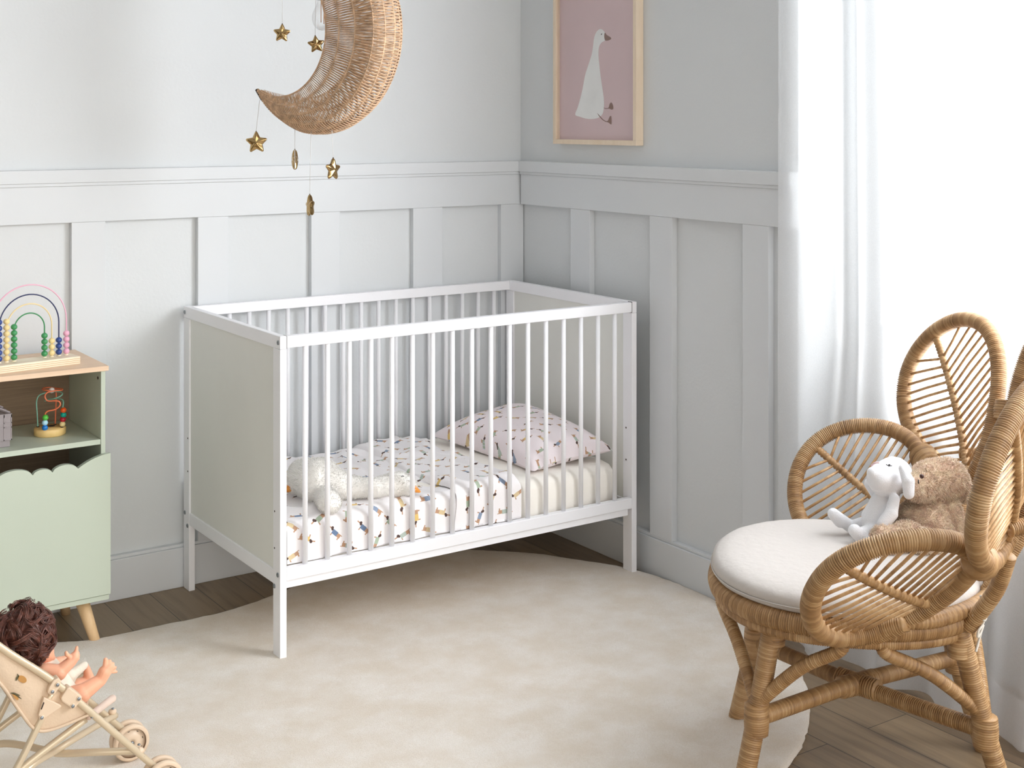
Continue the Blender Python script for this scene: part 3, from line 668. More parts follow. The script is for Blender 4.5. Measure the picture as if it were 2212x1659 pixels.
for colr, hw, ht, nl, nr in (('pink', .1065, .208, 6, 4), ('blue', .0845, .181, 7, 3), ('yellow', .0640, .155, 7, 3), ('green', .0430, .129, 6, 4)):
    P = [Vector((-hw, 0, 0)), Vector((-hw, 0, ht-hw))] + [Vector((-hw*math.cos(t), 0, (ht-hw)+hw*math.sin(t))) for t in [PI*i/24 for i in range(1, 24)]] + [Vector((hw, 0, ht-hw)), Vector((hw, 0, 0))]
    T = lambda p: ac + ax*p.x + ay*p.y + Vector((0, 0, .0215+p.z))
    m = M(); m.tube([T(p) for p in P], .0019, 8); wr = m.build('wire', WC[colr], aba); wr['label'] = colr + ' arched wire'
    for sgn, n_ in ((-1, nl), (1, nr)):
        m = M(); m.lathe([(.0062, 0), (.0062, .002), (.004, .0035)], T(Vector((sgn*hw, 0, 0))), 14); m.build('wire_collar', MT['ply'], aba)
        for k in range(n_):
            m = M(); m.ball(T(Vector((sgn*hw, 0, .0115+k*.0167))), .0089, 8, (1, 1, .94)); m.build('bead', BC[colr], wr)
# ---------------------------------------------------------------- bead maze
bz = Vector((-1.765, -.206, .5745)); mz = thing('bead_maze', 'small bead maze with orange and mint wires on a round yellow wooden base', 'bead maze', tuple(bz))
MT['maple'] = wood_mat('yellow_maple', (232, 196, 124), (240, 208, 146), (20, 20, 20), .4)
m = M(); m.lathe([(.040, .0), (.043, .002), (.0435, .018), (.041, .0215)], bz, 40); m.build('base', MT['maple'], mz)
def mzp(u, v, e): return at_d(u, v, 3.785+e)
def wire(name, pts, mat, r=.0018): m = M(); m.tube(spline([mzp(*p) for p in pts], 8), r, 8); return m.build(name, mat, mz)
MT['owire'] = gloss('orange_wire', (226, 122, 84)); MT['mwire'] = gloss('mint_wire', (134, 188, 168))
wire('orange_wire', [(97, 932, -.03), (97, 900, -.03), (102, 889, -.03), (118, 885, -.028), (128, 878, -.026), (130, 871, -.025), (124, 866, -.025), (104, 866, -.027), (98, 860, -.028), (98, 853, -.028), (104, 847, -.025), (120, 844, -.015), (133, 843, 0), (134, 840, .012), (122, 839, .03), (106, 837, .035), (93, 839, .02), (93, 842, .0), (104, 843.5, -.01), (117, 842, .02), (121, 845, .03), (121, 870, .03), (119, 921, .03)], MT['owire'], .0021)
wire('mint_wire', [(82, 926, 0), (80, 890, 0), (79, 868, 0), (84, 855, 0), (97, 849, .0), (112, 846, .01), (128, 846, .015), (135, 850, .005), (130, 856, -.005), (117, 861, -.008), (105, 864, 0), (97, 866, .01), (104, 863, .02), (122, 861, .015), (134, 863, .005), (137, 870, 0), (136, 880, 0), (134, 930, -.005)], MT['mwire'])
for (u, v, e, rgb, nm) in ((98, 902, -.036, (88, 190, 70), 'green'), (97, 913, -.036, (176, 220, 240), 'pale blue'), (97, 924, -.036, (20, 118, 200), 'blue'), (137, 886, 0, (232, 92, 30), 'orange'), (137, 896, 0, (0, 158, 138), 'teal'), (136, 906, 0, (176, 22, 44), 'red'), (135, 916, -.002, (228, 208, 152), 'cream'), (112, 843, .0, (236, 232, 230), 'white')):
    m = M(); m.ball(mzp(u, v, e), .0084, 8, (1, 1, .96)); lab(m.build('bead', gloss(nm.replace(' ', '_')+'_ball', rgb), mz), nm+' bead')
m = M(); m.lathe([(.010, 0), (.010, .0006)], bz+Vector((.006, .008, .0216)), 20); m.build('knot_mark', MT['hole'], mz)
for u, v, e in ((82, 927, 0), (97, 934, -.03), (119, 921, .03), (134, 929, -.005)):
    p = mzp(u, v, e); p.z = bz.z+.0215; m = M(); m.lathe([(.0042, 0), (.0042, .0012), (.002, .002)], p, 12); m.build('wire_socket', MT['black'], mz)
# ---------------------------------------------------------------- grey folding crate
MT['crate'] = plain('grey_plastic', (150, 142, 144), .45, .02)
cx, cy, cz = -1.892, -.296, .575
crt = thing('folding_crate', 'small grey ribbed plastic crate standing on the open cabinet shelf', 'crate', (cx-.07, cy+.05, cz))
m = M(); m.box(cx-.152, cx-.003, cy+.005, cy+.100, .575, .595); m.box(cx-.149, cx-.008, cy+.009, cy+.096, .592, .664); m.build('body', MT['crate'], crt, smooth=False, bevel=.001)
m = M()
for z0, z1 in ((.594, .5975), (.628, .631), (.640, .643), (.656, .666)): m.box(cx-.156, cx+.001, cy-.001, cy+.105, z0, z1)
for k in (0, 1, 3, 5, 7, 8): x = cx-.156+k*.0193; m.box(x, x+.0024, cy-.001, cy+.105, .594, .664)
for k in range(6): y = cy+k*.0205; m.box(cx-.156, cx+.001, y, y+.0022, .594, .664)
m.build('ribs', MT['crate'], crt, smooth=False)
m = M()
for y in (cy+.012, cy+.09):
    a = Vector((cx-.002, y, .666)); b = Vector((cx-.055, y, .694)); d = (b-a).normalized(); 
    m.tube([a, b, b+Vector((-.05, 0, -.004))], .0035, 4)
m.tube([Vector((cx-.055, cy+.012, .694)), Vector((cx-.055, cy+.09, .694))], .0035, 4); m.build('folding_handle', MT['crate'], crt, smooth=False)
# ---------------------------------------------------------------- framed goose print
FY0, FY1, FZ0, FZ1, FX = -.7083, -.2475, 1.3835, 1.917, -.032
fr = thing('framed_print', 'goose print on dusty pink in a pale wood frame on the right wall', 'picture', (FX/2, (FY0+FY1)/2, FZ0))
W_ = .0165
m = M(); m.box(FX, -.001, FY0, FY1, FZ0, FZ0+W_); m.box(FX, -.001, FY0, FY1, FZ1-W_, FZ1); m.box(FX, -.001, FY0, FY0+W_, FZ0+W_, FZ1-W_); m.box(FX, -.001, FY1-W_, FY1, FZ0+W_, FZ1-W_)
m.build('frame', MT['frame'], fr, smooth=False, bevel=.0006)
PXX = -.014
MT['pink_paper'] = plain('pink_paper', (216, 188, 190), .7, .02, 4); MT['goose_white'] = plain('goose_paint', (240, 241, 240), .7, .03, 9); MT['goose_brown'] = plain('brown_paint', (124, 80, 60), .7, .02)
m = M(); m.box(PXX, PXX+.003, FY0+W_-.002, FY1-W_+.002, FZ0+W_-.002, FZ1-W_+.002); pap = m.build('poster', MT['pink_paper'], fr, smooth=False)
zs = 3.319
def pic(pts, name, mat, lift, ofs=(1100, 0), sc_=zs):
    P = [at_x(ofs[0]+u/sc_, ofs[1]+v/sc_, PXX) for u, v in pts]; P = spline(P, 4, True)
    m = M(); m.prism([(p.y, p.z) for p in P], lambda a, b, h: Vector((PXX-lift-h, a, b)), .0003); return m.build(name, mat, pap, smooth=False)
pic([(655, 208), (672, 216), (690, 240), (692, 262), (686, 290), (662, 306), (645, 335), (640, 390), (646, 460), (655, 540), (668, 630), (678, 700), (680, 760), (672, 810), (650, 838), (610, 852), (560, 852), (510, 838), (474, 822), (492, 770), (512, 700), (530, 620), (545, 540), (570, 460), (592, 390), (602, 330), (607, 285), (620, 240), (638, 216)], 'goose_figure', MT['goose_white'], .0002)
pic([(688, 234), (700, 250), (728, 268), (730, 280), (712, 290), (690, 290), (683, 270), (683, 248)], 'beak', MT['goose_brown'], .0005)
pic([(664, 240), (668, 243), (664, 249), (659, 252), (660, 245)], 'eye', MT['black'], .0008)
pic([(678, 771), (690, 775), (712, 772), (722, 745), (732, 734), (742, 750), (747, 778), (735, 786), (718, 779), (690, 780)], 'foot', MT['goose_brown'], .0005)
pic([(634, 812), (655, 835), (680, 860), (706, 868), (720, 840), (731, 831), (734, 860), (733, 892), (712, 878), (690, 872), (668, 858), (645, 832)], 'foot', MT['goose_brown'], .0008)
m = M(); m.box(FX+.006, FX+.0075, FY0+W_-.001, FY1-W_+.001, FZ0+W_-.001, FZ1-W_+.001); m.build('glazing', MT['glass'], fr, smooth=False)
# ---------------------------------------------------------------- woven moon lampshade
LD = 3.75; PM = LD/2882; LC = at_d(670, 84, LD); ln = math.radians(251); LN = Vector((math.sin(ln), math.cos(ln), 0)); LX = Vector((-LN.y, LN.x, 0))
if LX.dot(_r) < 0: LX = -LX
D_ = .120
def LP(x, z, d): return LC + LX*(x*PM) + _u*(z*PM) - LN*d      # d: depth behind the front face
moon = thing('moon_lamp', 'crescent moon lampshade woven from brown cane hanging above the cot', 'pendant lamp', tuple(LP(-17, 15, .06)))
OC, OR, IC, IR = (-17, 15), 199, (-100, 20), 144
def oa(t): return math.radians(217.5+(496-217.5)*t)
def ia(t): return math.radians(239.5+(473.5-239.5)*t)
def opt(t, g=0): a = oa(t); return OC[0]+(OR+g)*math.cos(a), OC[1]+(OR+g)*math.sin(a)
def ipt(t, g=0): a = ia(t); return IC[0]+(IR+g)*math.cos(a), IC[1]+(IR+g)*math.sin(a)
def sec(t, s):   # closed section: 0 inner-front, .36 outer-front, .36-.72 bulging side, then back face to 1
    o = opt(t); i = ipt(t); w_ = min(1, t/.14, (1-t)/.14)**.7; dd = D_*w_
    if s <= .36: k = s/.36; return LP(i[0]+(o[0]-i[0])*k, i[1]+(o[1]-i[1])*k, (.004-.010*math.sin(PI*k))*w_ + (D_-dd)*.06)
    if s <= .72: k = (s-.36)/.36; g = 21*math.sin(PI*k)*w_; p = opt(t, g); return LP(p[0], p[1], dd*k+(D_-dd)*.06)
    k = (s-.72)/.28; return LP(o[0]+(i[0]-o[0])*k, o[1]+(i[1]-o[1])*k, dd+(D_-dd)*.06)
MT['weave'] = plain('woven_cane', (206, 172, 140), .6, .12, 60)
HP = [0, .12, .24, .36, .45, .54, .63, .72, .86]
NS = 285; m = M()
for i in range(NS):
    t = .012+.976*i/(NS-1); P = []
    for j in range(33):
        s = j/32; p = sec(t, s); q = sec(t, min(1, s+.01)); e = sec(min(1, t+.003), s)
        nrm = (q-p).cross(e-p); nrm = nrm.normalized() if nrm.length > 1e-9 else LN
        sgn = 1 if i % 2 else -1; seg_ = sum(1 for h in HP if h <= s); 
        h0 = max([h for h in HP if h <= s]); h1 = min([h for h in HP+[1.0] if h > s] or [1.0]); ph = math.sin(PI*(s-h0)/max(.01, h1-h0))
        tt = (e-p).normalized() if (e-p).length > 1e-9 else Vector((0, 0, 0))
        P.append(p + nrm*(.0030*sgn*(1 if seg_ % 2 else -1)*ph) + tt*(.0011*math.sin(i*12.9+j*.9)))
    m.tube(P, (lambda t: .00125+.0007*min(1, t/.36) if t < .36 else (.0020 if t < .72 else .0011)), 5, cap=False)
wv = m.build('woven_shade', MT['weave'], moon)
for h in HP+[1.0]:
    if h == 1.0: continue
    m = M(); m.tube([sec(.006+.988*k/120, h) for k in range(121)], .0022, 6); m.build('frame_hoop', MT['weave'], moon)
for t0 in (0.0, 1.0):
    o = sec(t0, .36); m = M(); m.tube([sec(abs(t0-.02), .18), sec(abs(t0-.02), .54)], .006, 8); m.tube([sec(abs(t0-.001), .4), sec(abs(t0-.03), .4)], .005, 8); m.build('tip_cap', MT['hole'], moon)
# bulb and its flex
def clear_glass():
    t = NT('bulb_glass', (255, 255, 255), .02); tr_ = t.N('ShaderNodeBsdfTransparent'); gl = t.N('ShaderNodeBsdfGlossy', {'Roughness': .02}); lw = t.N('ShaderNodeLayerWeight', {0: .55})
    a = t.N('ShaderNodeMixShader'); t.link(t.math('MULTIPLY', lw.outputs[1], .55), a.inputs[0]); t.link(tr_.outputs[0], a.inputs[1]); t.link(gl.outputs[0], a.inputs[2]); t.link(a.outputs[0], t.n['Material Output'].inputs[0]); return t.m
bc = at_d(697, 38, LD+.02); bp_ = spline([(.001, -.0365, 0), (.014, -.033, 0), (.026, -.020, 0), (.030, 0, 0), (.026, .018, 0), (.017, .038, 0), (.013, .055, 0)], 5); m = M(); m.lathe([(max(.0005, p.x), p.y) for p in bp_], bc, 48); m.build('bulb', clear_glass(), moon)
m = M(); m.tube([bc+Vector((.004, 0, -.018)), bc+Vector((.004, 0, .045))], .0012, 6); m.tube([bc+Vector((-.005, 0, -.014)), bc+Vector((-.005, 0, .045))], .0012, 6); m.build('filament', plain('filament_amber', (214, 150, 84), .3), moon)
m = M(); m.lathe([(.017, .05), (.019, .055), (.019, .105), (.010, .115)], bc, 20); m.build('lamp_holder', MT['hole'], moon)
ctp = LP(*opt(.86), D_/2)
m = M(); m.tube([bc+Vector((0, 0, .11)), Vector((bc.x, bc.y, 2.62))], .003, 8); m.build('flex', MT['cord'], moon)
m = M(); m.lathe([(.045, 0), (.045, -.02), (.03, -.03)], (bc.x, bc.y, 2.62), 24); m.build('ceiling_rose', MT['trim'], moon)
# ---------------------------------------------------------------- gold stars on threads
MT['gold'] = plain('gold_foil', (190, 160, 112), .18, .03, 20, Metallic=1.0)
MT['thread'] = plain('white_thread', (236, 236, 236), .8)
def star(u, v, dpt, size, yaw, roll, top, label):
    c = at_d(u, v, dpt); n_ = Vector((math.sin(yaw), math.cos(yaw), 0)); x_ = Vector((n_.y, -n_.x, 0)); R0 = size/2
    st = thing('gold_star', label, 'hanging star', tuple(c), 'gold stars hanging from the moon lamp')
    def rad(a):   # rounded star outline
        k = ((a-PI/2)/(2*PI/5)) % 1; k = min(k, 1-k)*2
        a_ = k*PI/5; s5 = math.sin(PI/5); c5 = math.cos(PI/5); q_ = .50; v_ = q_*s5/(q_*s5*math.cos(a_)+(1-q_*c5)*math.sin(a_)); return R0*min(.90+.03*math.cos(a_*14), v_*1.06)
    m = M(); rings_ = []; NA = 60; NR = 9
    for side in (1, -1):
        cs = []
        for j in range(NR+1):
            f_ = j/NR; ring = []
            for k in range(NA):
                a = 2*PI*k/NA; r_ = rad(a)*f_; dep_ = .0088*(R0/.035)*math.sqrt(max(0, 1-f_**2.2))*(.55+.45*rad(a)/R0 if f_ > .3 else 1)+.0006
                al = a+roll; ring.append(c + x_*(r_*math.cos(al)) + _u*(r_*math.sin(al)) + n_*(side*dep_))
            cs.append(ring)
        vs = [p for r in cs for p in r]; m.add(vs, [(j*NA+k, j*NA+(k+1) % NA, (j+1)*NA+(k+1) % NA, (j+1)*NA+k) for j in range(NR) for k in range(NA)])
    o = m.build('star', MT['gold'], st)
    m = M(); hp = c + x_*(R0*.93*math.cos(PI/2+roll)) + _u*(R0*.93*math.sin(PI/2+roll)); m.tube([hp, Vector(top)], .0009, 5); m.build('thread', MT['thread'], st)
    m = M(); m.lathe([(.0016, -.001), (.0018, .0), (.0016, .001)], hp, 8, n_); m.build('eyelet', MT['hole'], st)
vy = YAW
star(609, 72, 3.66, .055, vy+.15+PI, .05, at_d(609, -300, 3.66), 'matt gold star hanging highest, left of the lamp bulb')
star(683, 96, 3.86, .055, vy-.3+PI, -.12, at_d(688, -300, 3.86), 'gold star half hidden behind the inner edge of the moon lamp')
dL = lambda x, z: (LP(x, z, .06)-CAM).dot(_f)
star(554, 308, dL(-158, -115), .071, vy+.05+PI, -.03, at_d(561, 216, dL(-158, -115)), 'dark gold star facing forward below the tip of the moon lamp')
star(637, 347, dL(-50, -184), .070, vy+PI/2-.16, .02, at_d(637, 270, dL(-50, -184)), 'edge-on gold star, narrowest of those under the moon lamp')
star(670, 445, dL(0, -186), .072, vy+PI/2-.42, .12, at_d(672, 276, dL(0, -186)), 'bronze gold star hanging lowest of all, turned nearly sideways')
star(719, 366, dL(60, -180), .070, vy-1.05+PI, .05, at_d(717, 276, dL(60, -180)), 'brightly lit gold star, rightmost of those under the moon lamp')
# ---------------------------------------------------------------- plush goose in the cot
MT['goosefur'] = plain('cream_plush', (252, 249, 244), .95, .01, 30, Sheen_Weight=.4)
MT['orange'] = plain('orange_felt', (228, 150, 66), .85)
def GP(u, v, z): return at_z(u, v, z)
gz = MZ1+.012
gse = thing('plush_goose', 'white plush goose with an orange beak lying on the duvet in the cot', 'plush toy', tuple(GP(740, 1070, gz)))
m = M()
def gc(u0, v0, z0, r0, u1, v1, z1, r1): m.cap2(GP(u0, v0, z0), GP(u1, v1, z1), r0, r1, 18)
gc(658, 1030, gz+.050, .052, 690, 1038, gz+.055, .064); gc(690, 1040, gz+.054, .062, 735, 1048, gz+.040, .040)
gc(730, 1050, gz+.036, .036, 800, 1055, gz+.028, .027); gc(800, 1056, gz+.028, .027, 862, 1046, gz+.032, .036); gc(862, 1046, gz+.032, .036, 880, 1050, gz+.028, .028)
gc(698, 1068, gz+.028, .030, 712, 1084, gz+.026, .033)
gc(632, 1050, gz+.025, .022, 650, 1048, gz+.03, .03)
fuse(m, 'body', MT['goosefur'], gse, .005, 2, fur=(14000, .0050, .0007, (0, 0, -.1)))
m = M(); b0 = GP(889, 1053, gz+.026); b1 = GP(906, 1062, gz+.014); m.cap2(b0, b1, .016, .004); fuse(m, 'beak', MT['orange'], gse, .002, 2)
for (u, v) in ((625, 1056), (622, 1030)):
    m = M(); m.cap2(GP(u, v, gz+.022), GP(u-14, v-2, gz+.020), .010, .014); fuse(m, 'foot', MT['orange'], gse, .003, 2)
m = M(); e0 = at_d(870, 1029, (GP(866, 1030, gz+.058)-CAM).dot(_f)-.006); m.tube([e0-_r*.004, e0+_u*.0012, e0+_r*.004], .0011, 6); m.build('eye', MT['black'], gse)
# ---------------------------------------------------------------- doll's pushchair
MT['champ'] = plain('champagne_metal', (214, 196, 168), .28, .01, 10, Metallic=.25)
MT['bplast'] = plain('beige_plastic', (222, 198, 172), .4, .01)
MT['bfab'] = plain('beige_cotton', (214, 190, 164), .9, .02, 12, .0008, 200)
NYP, FYP = -1.285, -1.080
pr_ = thing('doll_pushchair', "beige doll's pushchair with a lemon-print fabric seat standing on the rug", 'pushchair', (-2.0, -1.18, .016))
def T_(name, pts, r=.0072, mat='champ'): m = M(); m.tube(spline(pts, 6) if len(pts) > 2 else pts, r, 14); return m.build(name, MT[mat], pr_)
N_ = lambda u, v, y=NYP: at_y(u, v, y)
fwn = Vector((-1.823, NYP-.004, .0575)); fwf = Vector((-1.825, FYP, .0575)); rwn = Vector((-2.19, NYP-.004, .0575)); rwf = Vector((-2.19, FYP, .0575))
a0 = N_(0, 1397); a1 = N_(337, 1659); dr = (a0-a1).normalized(); hd = a1+dr*.66
for yy, fw in ((NYP, fwn), (FYP, fwf)):
    sh = Vector((0, yy-NYP, 0))
    T_('frame_tube', [hd+sh, a0+sh, N_(118, 1474)+sh, N_(260, 1594)+sh, a1+sh, fw+Vector((-.002, 0, .01))])
    T_('handle_grip', [hd+sh+dr*-.02, hd+sh+dr*.05, hd+sh+dr*.07+Vector((-.04, 0, .0))], .010, 'bplast')
    T_('rear_leg', [N_(95, 1540)+sh, N_(36, 1659)+sh, Vector((rwn.x, yy, .062))])
    T_('lower_strut', [N_(186, 1553, NYP+.012)+sh, N_(48, 1659, NYP+.012)+sh, Vector((rwn.x+.02, yy+.012, .10))])
T_('handle_bar', [hd+Vector((-.06, 0, .0)), hd+Vector((-.06, FYP-NYP, .0))], .007)
T_('cross_tube', [at_y(250, 1545, FYP+.004), at_y(212, 1566, FYP-.04), at_y(158, 1598, FYP-.10), at_y(120, 1622, FYP-.13), at_y(60, 1661, NYP+.02), Vector((-2.14, NYP+.005, .10))])
T_('cross_tube', [Vector((-2.16, FYP, .115)), at_y(0, 1607, FYP-.02), at_y(60, 1612, FYP-.06), at_y(125, 1627, FYP-.11), at_y(200, 1625, FYP-.16), at_y(300, 1622, NYP+.006)], .0075)
T_('axle', [fwn+Vector((0, .02, 0)), fwf+Vector((0, -.02, 0))], .003, 'steel') if False else None
def wheel(c):
    w_ = thing('tmp', 'x', 'x') if False else None
    root = None
    for k, off in enumerate((-.014, .014)):
        m = M(); cc = c+Vector((0, off, 0)); pf = [(.0325, -.0062), (.038, -.0068), (.0405, -.004), (.0415, 0), (.0405, .004), (.038, .0068), (.0325, .0062)]
        n = 48; cs = [[cc+Vector((r*math.cos(2*PI*i/n), z, r*math.sin(2*PI*i/n))) for i in range(n)] for r, z in pf]; m.rings(cs, n, cap=False)
        o = m.build('wheel', MT['bplast'], pr_)
        m = M(); pf = [(.001, -.0050), (.006, -.0050), (.0065, -.0062), (.012, -.0060), (.022, -.0040), (.0235, -.0012), (.033, -.0012), (.033, .0012), (.001, .0012)]
        cs = [[cc+Vector((r*math.cos(2*PI*i/n), z, r*math.sin(2*PI*i/n))) for i in range(n)] for r, z in pf]; m.rings(cs, n); m.build('hub', MT['bplast'], o)
        for j in range(8):
            a = 2*PI*(j+.3)/8; m = M(); q = cc+Vector((.0265*math.cos(a), -.0014, .0265*math.sin(a))); tn = Vector((-math.sin(a), 0, math.cos(a))); m.tube([q-tn*.0022, q+tn*.0022], .0007, 6); m.build('slot', MT['hole'], o)
        m = M(); m.lathe([(.0045, -.001), (.0048, .0), (.003, .0012)], cc+Vector((0, -.0062, 0)), 14, (0, -1, 0)); m.build('hub_screw', MT['steel'], o)
for c in (fwn, fwf, rwn, rwf): wheel(c)
for p in ((124, 1479), (113, 1494), (170, 1509), (157, 1525), (90, 1550)):
    c = at_y(p[0], p[1], NYP-.0125); m = M(); m.lathe([(.0052, -.002), (.0056, .0), (.0046, .0018)], c, 16, (0, -1, 0)); m.build('rivet_ring', MT['bplast'], pr_)
    m = M(); m.lathe([(.0038, .001), (.0034, .0026), (.0016, .0034)], c, 14, (0, -1, 0)); m.build('rivet', MT['steel'], pr_)
for p, y in (((198, 1555), NYP), ((309, 1639), NYP), ((243, 1536), FYP), ((299, 1614), NYP+.006)):
    c = at_y(p[0], p[1], y)+Vector((0, -.003, .0065)); m = M(); m.ball(c, .0036, 6, (1, 1, .6)); m.build('rivet', MT['steel'], pr_)
def plate(name, pts, y0, t, mat='bplast', bev=.002):
    P = [at_y(u, v, y0) for u, v in pts]; m = M(); m.prism([(p.x, p.z) for p in P], lambda a, b, h: Vector((a, y0+h, b)), t); return m.build(name, MT[mat], pr_, smooth=False, bevel=bev)
plate('link_bracket', [(127, 1464), (133, 1472), (128, 1487), (119, 1500), (109, 1503), (103, 1497), (106, 1486), (116, 1470)], NYP-.0125, .022)
plate('slider_block', [(150, 1484), (178, 1505), (177, 1512), (164, 1529), (157, 1533), (133, 1515), (132, 1508), (145, 1488)], NYP-.0125, .024, bev=.003)
tp_ = plate('pivot_plate', [(95, 1506), (133, 1524), (133, 1528), (96, 1553), (85, 1552), (83, 1545)], NYP-.0125, .018)
m = M(); m.prism([(at_y(u, v, NYP-.013).x, at_y(u, v, NYP-.013).z) for u, v in ((94, 1516), (96, 1518), (90, 1533), (88, 1532))], lambda a, b, h: Vector((a, NYP-.0131-h, b)), .0004); m.build('slot', MT['hole'], tp_, smooth=False)
T_('link_tube', [at_y(112, 1498, NYP), at_y(98, 1520, NYP)], .006)
m = M(); m.ball(at_y(243, 1537, FYP), .0092, 8, (1, 1, .8)); m.build('joint_knuckle', MT['bplast'], pr_)
m = M(); m.ball(at_y(302, 1622, NYP+.004), .0092, 8, (1, 1, .9)); m.build('joint_knuckle', MT['bplast'], pr_)
# fabric sling
prof = spline([at_y(-190, 1345, NYP), at_y(-90, 1405, NYP), at_y(-5, 1475, NYP), at_y(41, 1538, NYP), at_y(69, 1574, NYP), at_y(88, 1583, NYP), at_y(112, 1580, NYP), at_y(150, 1566, NYP), at_y(190, 1548, NYP)], 6)
topl = [a0.lerp(a1, 0) + (N_(190, 1535)-a0)*(k/(len(prof)-1)*1.45-.45) for k in range(len(prof))]
m = M(); npf = len(prof)
def slf(a, b):
    i = a*(npf-1); k = min(npf-2, int(i)); p = prof[k].lerp(prof[k+1], i-k); y = NYP+.004+(FYP-NYP-.008)*b
    fwd = max(0, a-.80)/.2*.055*b
    return Vector((p.x+fwd*1.2, y, p.z - .0*math.sin(PI*b)+fwd*.25))
m.grid(npf*2, 14, slf)
sg = m.build('seat_sling', MT['bfab'], pr_, solid=.003)
for yy, s_ in ((NYP+.003, 1), (FYP-.003, -1)):
    m = M()
    def spf(a, b):
        i = a*(npf-1); k = min(npf-2, int(i)); p = prof[k].lerp(prof[k+1], i-k); q = topl[k].lerp(topl[k+1], i-k); z = p.lerp(q, b)
        return Vector((z.x, yy - s_*.006*math.sin(PI*b)*math.sin(PI*a), z.z))
    m.grid(npf*2, 10, spf); m.build('side_panel', MT['bfab'], pr_, solid=.002)
m = M(); m.tube([p+Vector((0, -.001, .004)) for p in prof], .0032, 8); m.build('seat_piping', MT['bfab'], pr_)
m = M(); m.cap2(at_y(192, 1548, NYP+.02), at_y(243, 1509, FYP+.0), .008, .009, 12); fuse(m, 'seat_front_pad', plain('pale_pink_cotton', (228, 204, 188), .9), pr_, .003, 2)
# seat back cushion edge behind the doll's head
m = M(); m.cap2(at_y(-50, 1378, -1.20), at_y(30, 1408, -1.20), .020, .012, 12); m.cap2(at_y(30, 1408, -1.20), at_y(70, 1445, -1.22), .012, .006, 12); fuse(m, 'backrest_pad', plain('cream_muslin', (240, 224, 208), .9), pr_, .004, 2)
MT['lemon'] = plain('lemon_print', (186, 136, 76), .9); MT['leaf'] = plain('leaf_print', (92, 86, 62), .9)
def deco(pts, mat, name, k=3):
    P = spline([at_y(u, v, NYP-.004) for u, v in pts], k, True); m = M(); m.prism([(p.x, p.z) for p in P], lambda a, b, h: Vector((a, NYP-.0045-h, b)), .0004); return m.build(name, MT[mat], pr_, smooth=False)
deco([(39, 1461), (45, 1459), (52, 1461), (57, 1467), (56, 1473), (50, 1475), (43, 1472), (39, 1467)], 'lemon', 'lemon_motif')
deco([(37, 1455), (41, 1459), (40, 1463), (36, 1469), (34, 1471), (34, 1465), (37, 1460)], 'leaf', 'leaf_motif')
deco([(26, 1498), (32, 1500), (38, 1505), (40, 1510), (37, 1512), (31, 1507)], 'lemon', 'lemon_motif')
deco([(22, 1497), (30, 1496), (38, 1499), (44, 1502), (40, 1503), (47, 1510), (40, 1507), (32, 1501)], 'leaf', 'leaf_motif')
# ---------------------------------------------------------------- baby doll in the pushchair
MT['vinyl'] = plain('doll_vinyl', (242, 178, 146), .42, .02, 10, Subsurface_Weight=.12)
MT['doll_cloth'] = plain('cream_linen', (238, 228, 212), .9, .02, 20, .001, 160)
doll = thing('baby_doll', 'baby doll with curly brown hair seated in the beige pushchair, arm raised', 'doll', tuple(at_y(140, 1520, -1.18)))
def DP(u, v, y): return at_y(u, v, -1.18+y)
m = M(); k_ = 1/1010
def dc(a, ra, b, rb, n=14): m.cap2(DP(*a), DP(*b), ra*k_, rb*k_, n)
dc((58, 1378, .0), 48, (62, 1384, 0), 46); dc((86, 1400, .0), 30, (92, 1408, -.005), 24)           # skull, face
dc((110, 1405, -.01), 5, (113, 1407, -.01), 4); dc((110, 1421, -.01), 6, (116, 1421, -.01), 4.5); dc((104, 1412, -.012), 13, (108, 1417, -.012), 10); dc((104, 1430, -.01), 10, (110, 1431, -.01), 7)
dc((72, 1428, 0), 20, (95, 1450, 0), 22)                                                          # neck, chest
dc((95, 1450, 0), 30, (130, 1505, 0), 34)                                                         # trunk
dc((96, 1448, -.035), 15, (127, 1453, -.045), 17); dc((127, 1453, -.045), 16, (155, 1428, -.045), 11.5); dc((155, 1428, -.045), 11.5, (161, 1419, -.045), 11)   # near arm
dc((162, 1416, -.045), 8, (165, 1406, -.045), 4.6); dc((165, 1406, -.045), 4.4, (166, 1398, -.045), 3.4)   # index
dc((166, 1417, -.040), 6, (168, 1410, -.038), 3.8); dc((167, 1419, -.035), 6, (169.5, 1415, -.032), 3.6); dc((166, 1423, -.034), 6, (169, 1423, -.031), 3.6)
dc((152, 1420, -.047), 6, (144, 1414, -.050), 4.2); dc((144, 1414, -.05), 4.6, (143, 1410, -.05), 4.2)       # thumb
dc((100, 1440, .04), 14, (128, 1430, .055), 12); dc((128, 1430, .055), 12, (140, 1424, .055), 8)
dc((142, 1512, -.030), 26, (176, 1498, -.040), 21); dc((176, 1498, -.040), 21, (216, 1470, -.040), 13.5)       # near leg
dc((217, 1470, -.040), 13, (226, 1452, -.040), 14.5); dc((228, 1449, -.04), 14, (236, 1440, -.04), 11)
for (u0, v0, u1, v1, r0, r1) in ((227, 1440, 228, 1425, 6, 5), (232, 1439, 237, 1428, 4.8, 4.1), (236, 1441, 244, 1434, 4.5, 3.9), (239, 1445, 249, 1442, 4.3, 3.7), (239, 1451, 251, 1451, 4.2, 3.5)): dc((u0, v0, -.041), r0, (u1, v1, -.041), r1, 10)
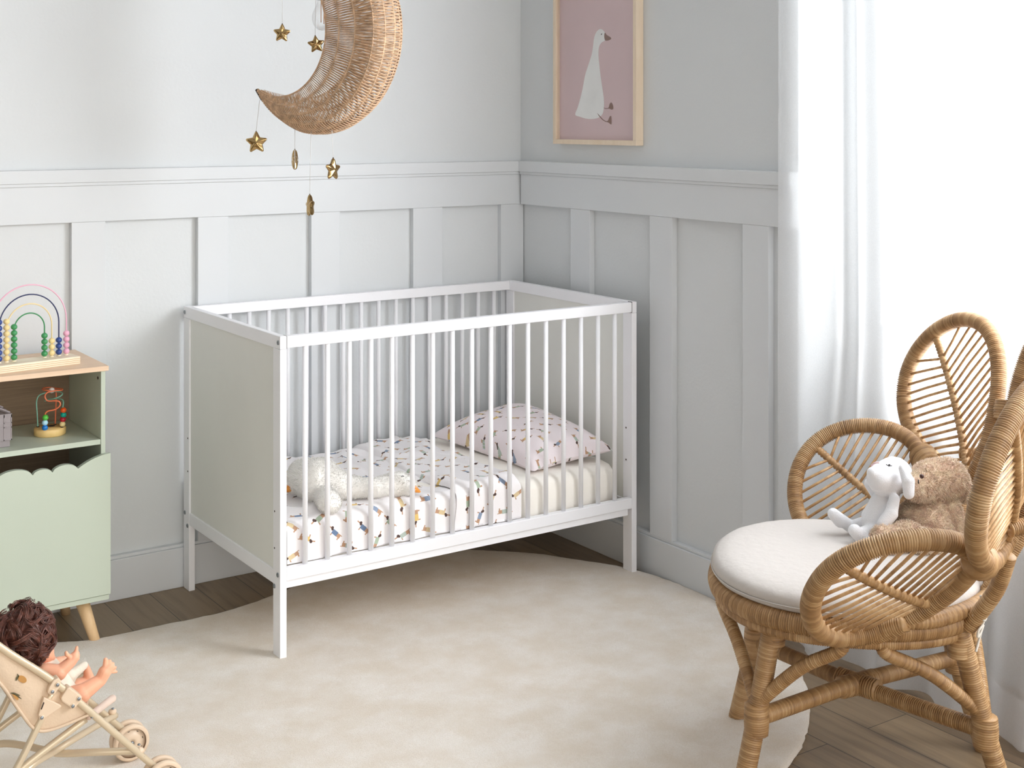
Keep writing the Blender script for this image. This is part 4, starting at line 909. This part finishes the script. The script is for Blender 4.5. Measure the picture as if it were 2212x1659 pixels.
dc((142, 1500, .035), 22, (168, 1482, .045), 17); dc((168, 1482, .045), 17, (190, 1470, .045), 12); dc((192, 1466, .045), 13, (188, 1446, .045), 8); dc((188, 1446, .045), 7, (186, 1437, .045), 5.5)
fuse(m, 'body', MT['vinyl'], doll, .0016, 4)
m = M(); dc((84, 1440, -.0), 25, (98, 1452, 0), 30); dc((98, 1452, 0), 34, (128, 1500, 0), 38); dc((128, 1500, 0), 37, (140, 1512, 0), 32)
fuse(m, 'romper', MT['doll_cloth'], doll, .003, 3)
m = M(); dc((150, 1462, .02), 14, (182, 1437, .03), 9); dc((148, 1475, .02), 13, (150, 1462, .02), 16); fuse(m, 'romper_leg', MT['doll_cloth'], doll, .003, 3)
MT['hair'] = plain('brown_doll_hair', (98, 60, 50), .28, .25, 90)
hc = DP(50, 1370, 0); m = M(); m.ball(hc, .052, 14)
for g_ in range(190):     # locks of fine parallel strands
    z = R.uniform(-1, 1); a = R.uniform(0, 2*PI); rr_ = math.sqrt(1-z*z); n0 = Vector((rr_*math.cos(a), rr_*math.sin(a), z))
    if n0.x > .72 and n0.z < .25 and n0.y < .5: continue
    ex = noise.noise_vector(n0*1.3)*1.6 + Vector((R.gauss(0, .4), R.gauss(0, .4), -.6)); tg = (ex-n0*ex.dot(n0)).normalized(); bt = n0.cross(tg)
    ln_ = R.uniform(.8, 1.5); ph = R.uniform(0, 6.28); cr = R.uniform(.007, .013); fq = R.uniform(5, 8); li = R.uniform(.000, .009); wd = R.uniform(.0045, .0075)
    for q_ in range(22):
        o1, o2 = R.gauss(0, .5), R.gauss(0, .5); dph = R.gauss(0, .12); P = []
        for k in range(15):
            s = k/14; an = s*ln_; d = (n0*math.cos(an)+tg*math.sin(an)); tw = 1-.45*s
            P.append(hc + d*(.0555+li+.005*math.sin(s*fq*1.3+ph+dph)+o2*wd*tw*.7) + bt*(math.sin(s*fq+ph+dph)*cr + o1*wd*tw) + Vector((0, 0, -.008*s*s)))
        m.tube(P, (lambda t: max(.0003, .00085*math.sin(PI*min(.97, t*.9+.08)))), 4)
m.build('hair', MT['hair'], doll)
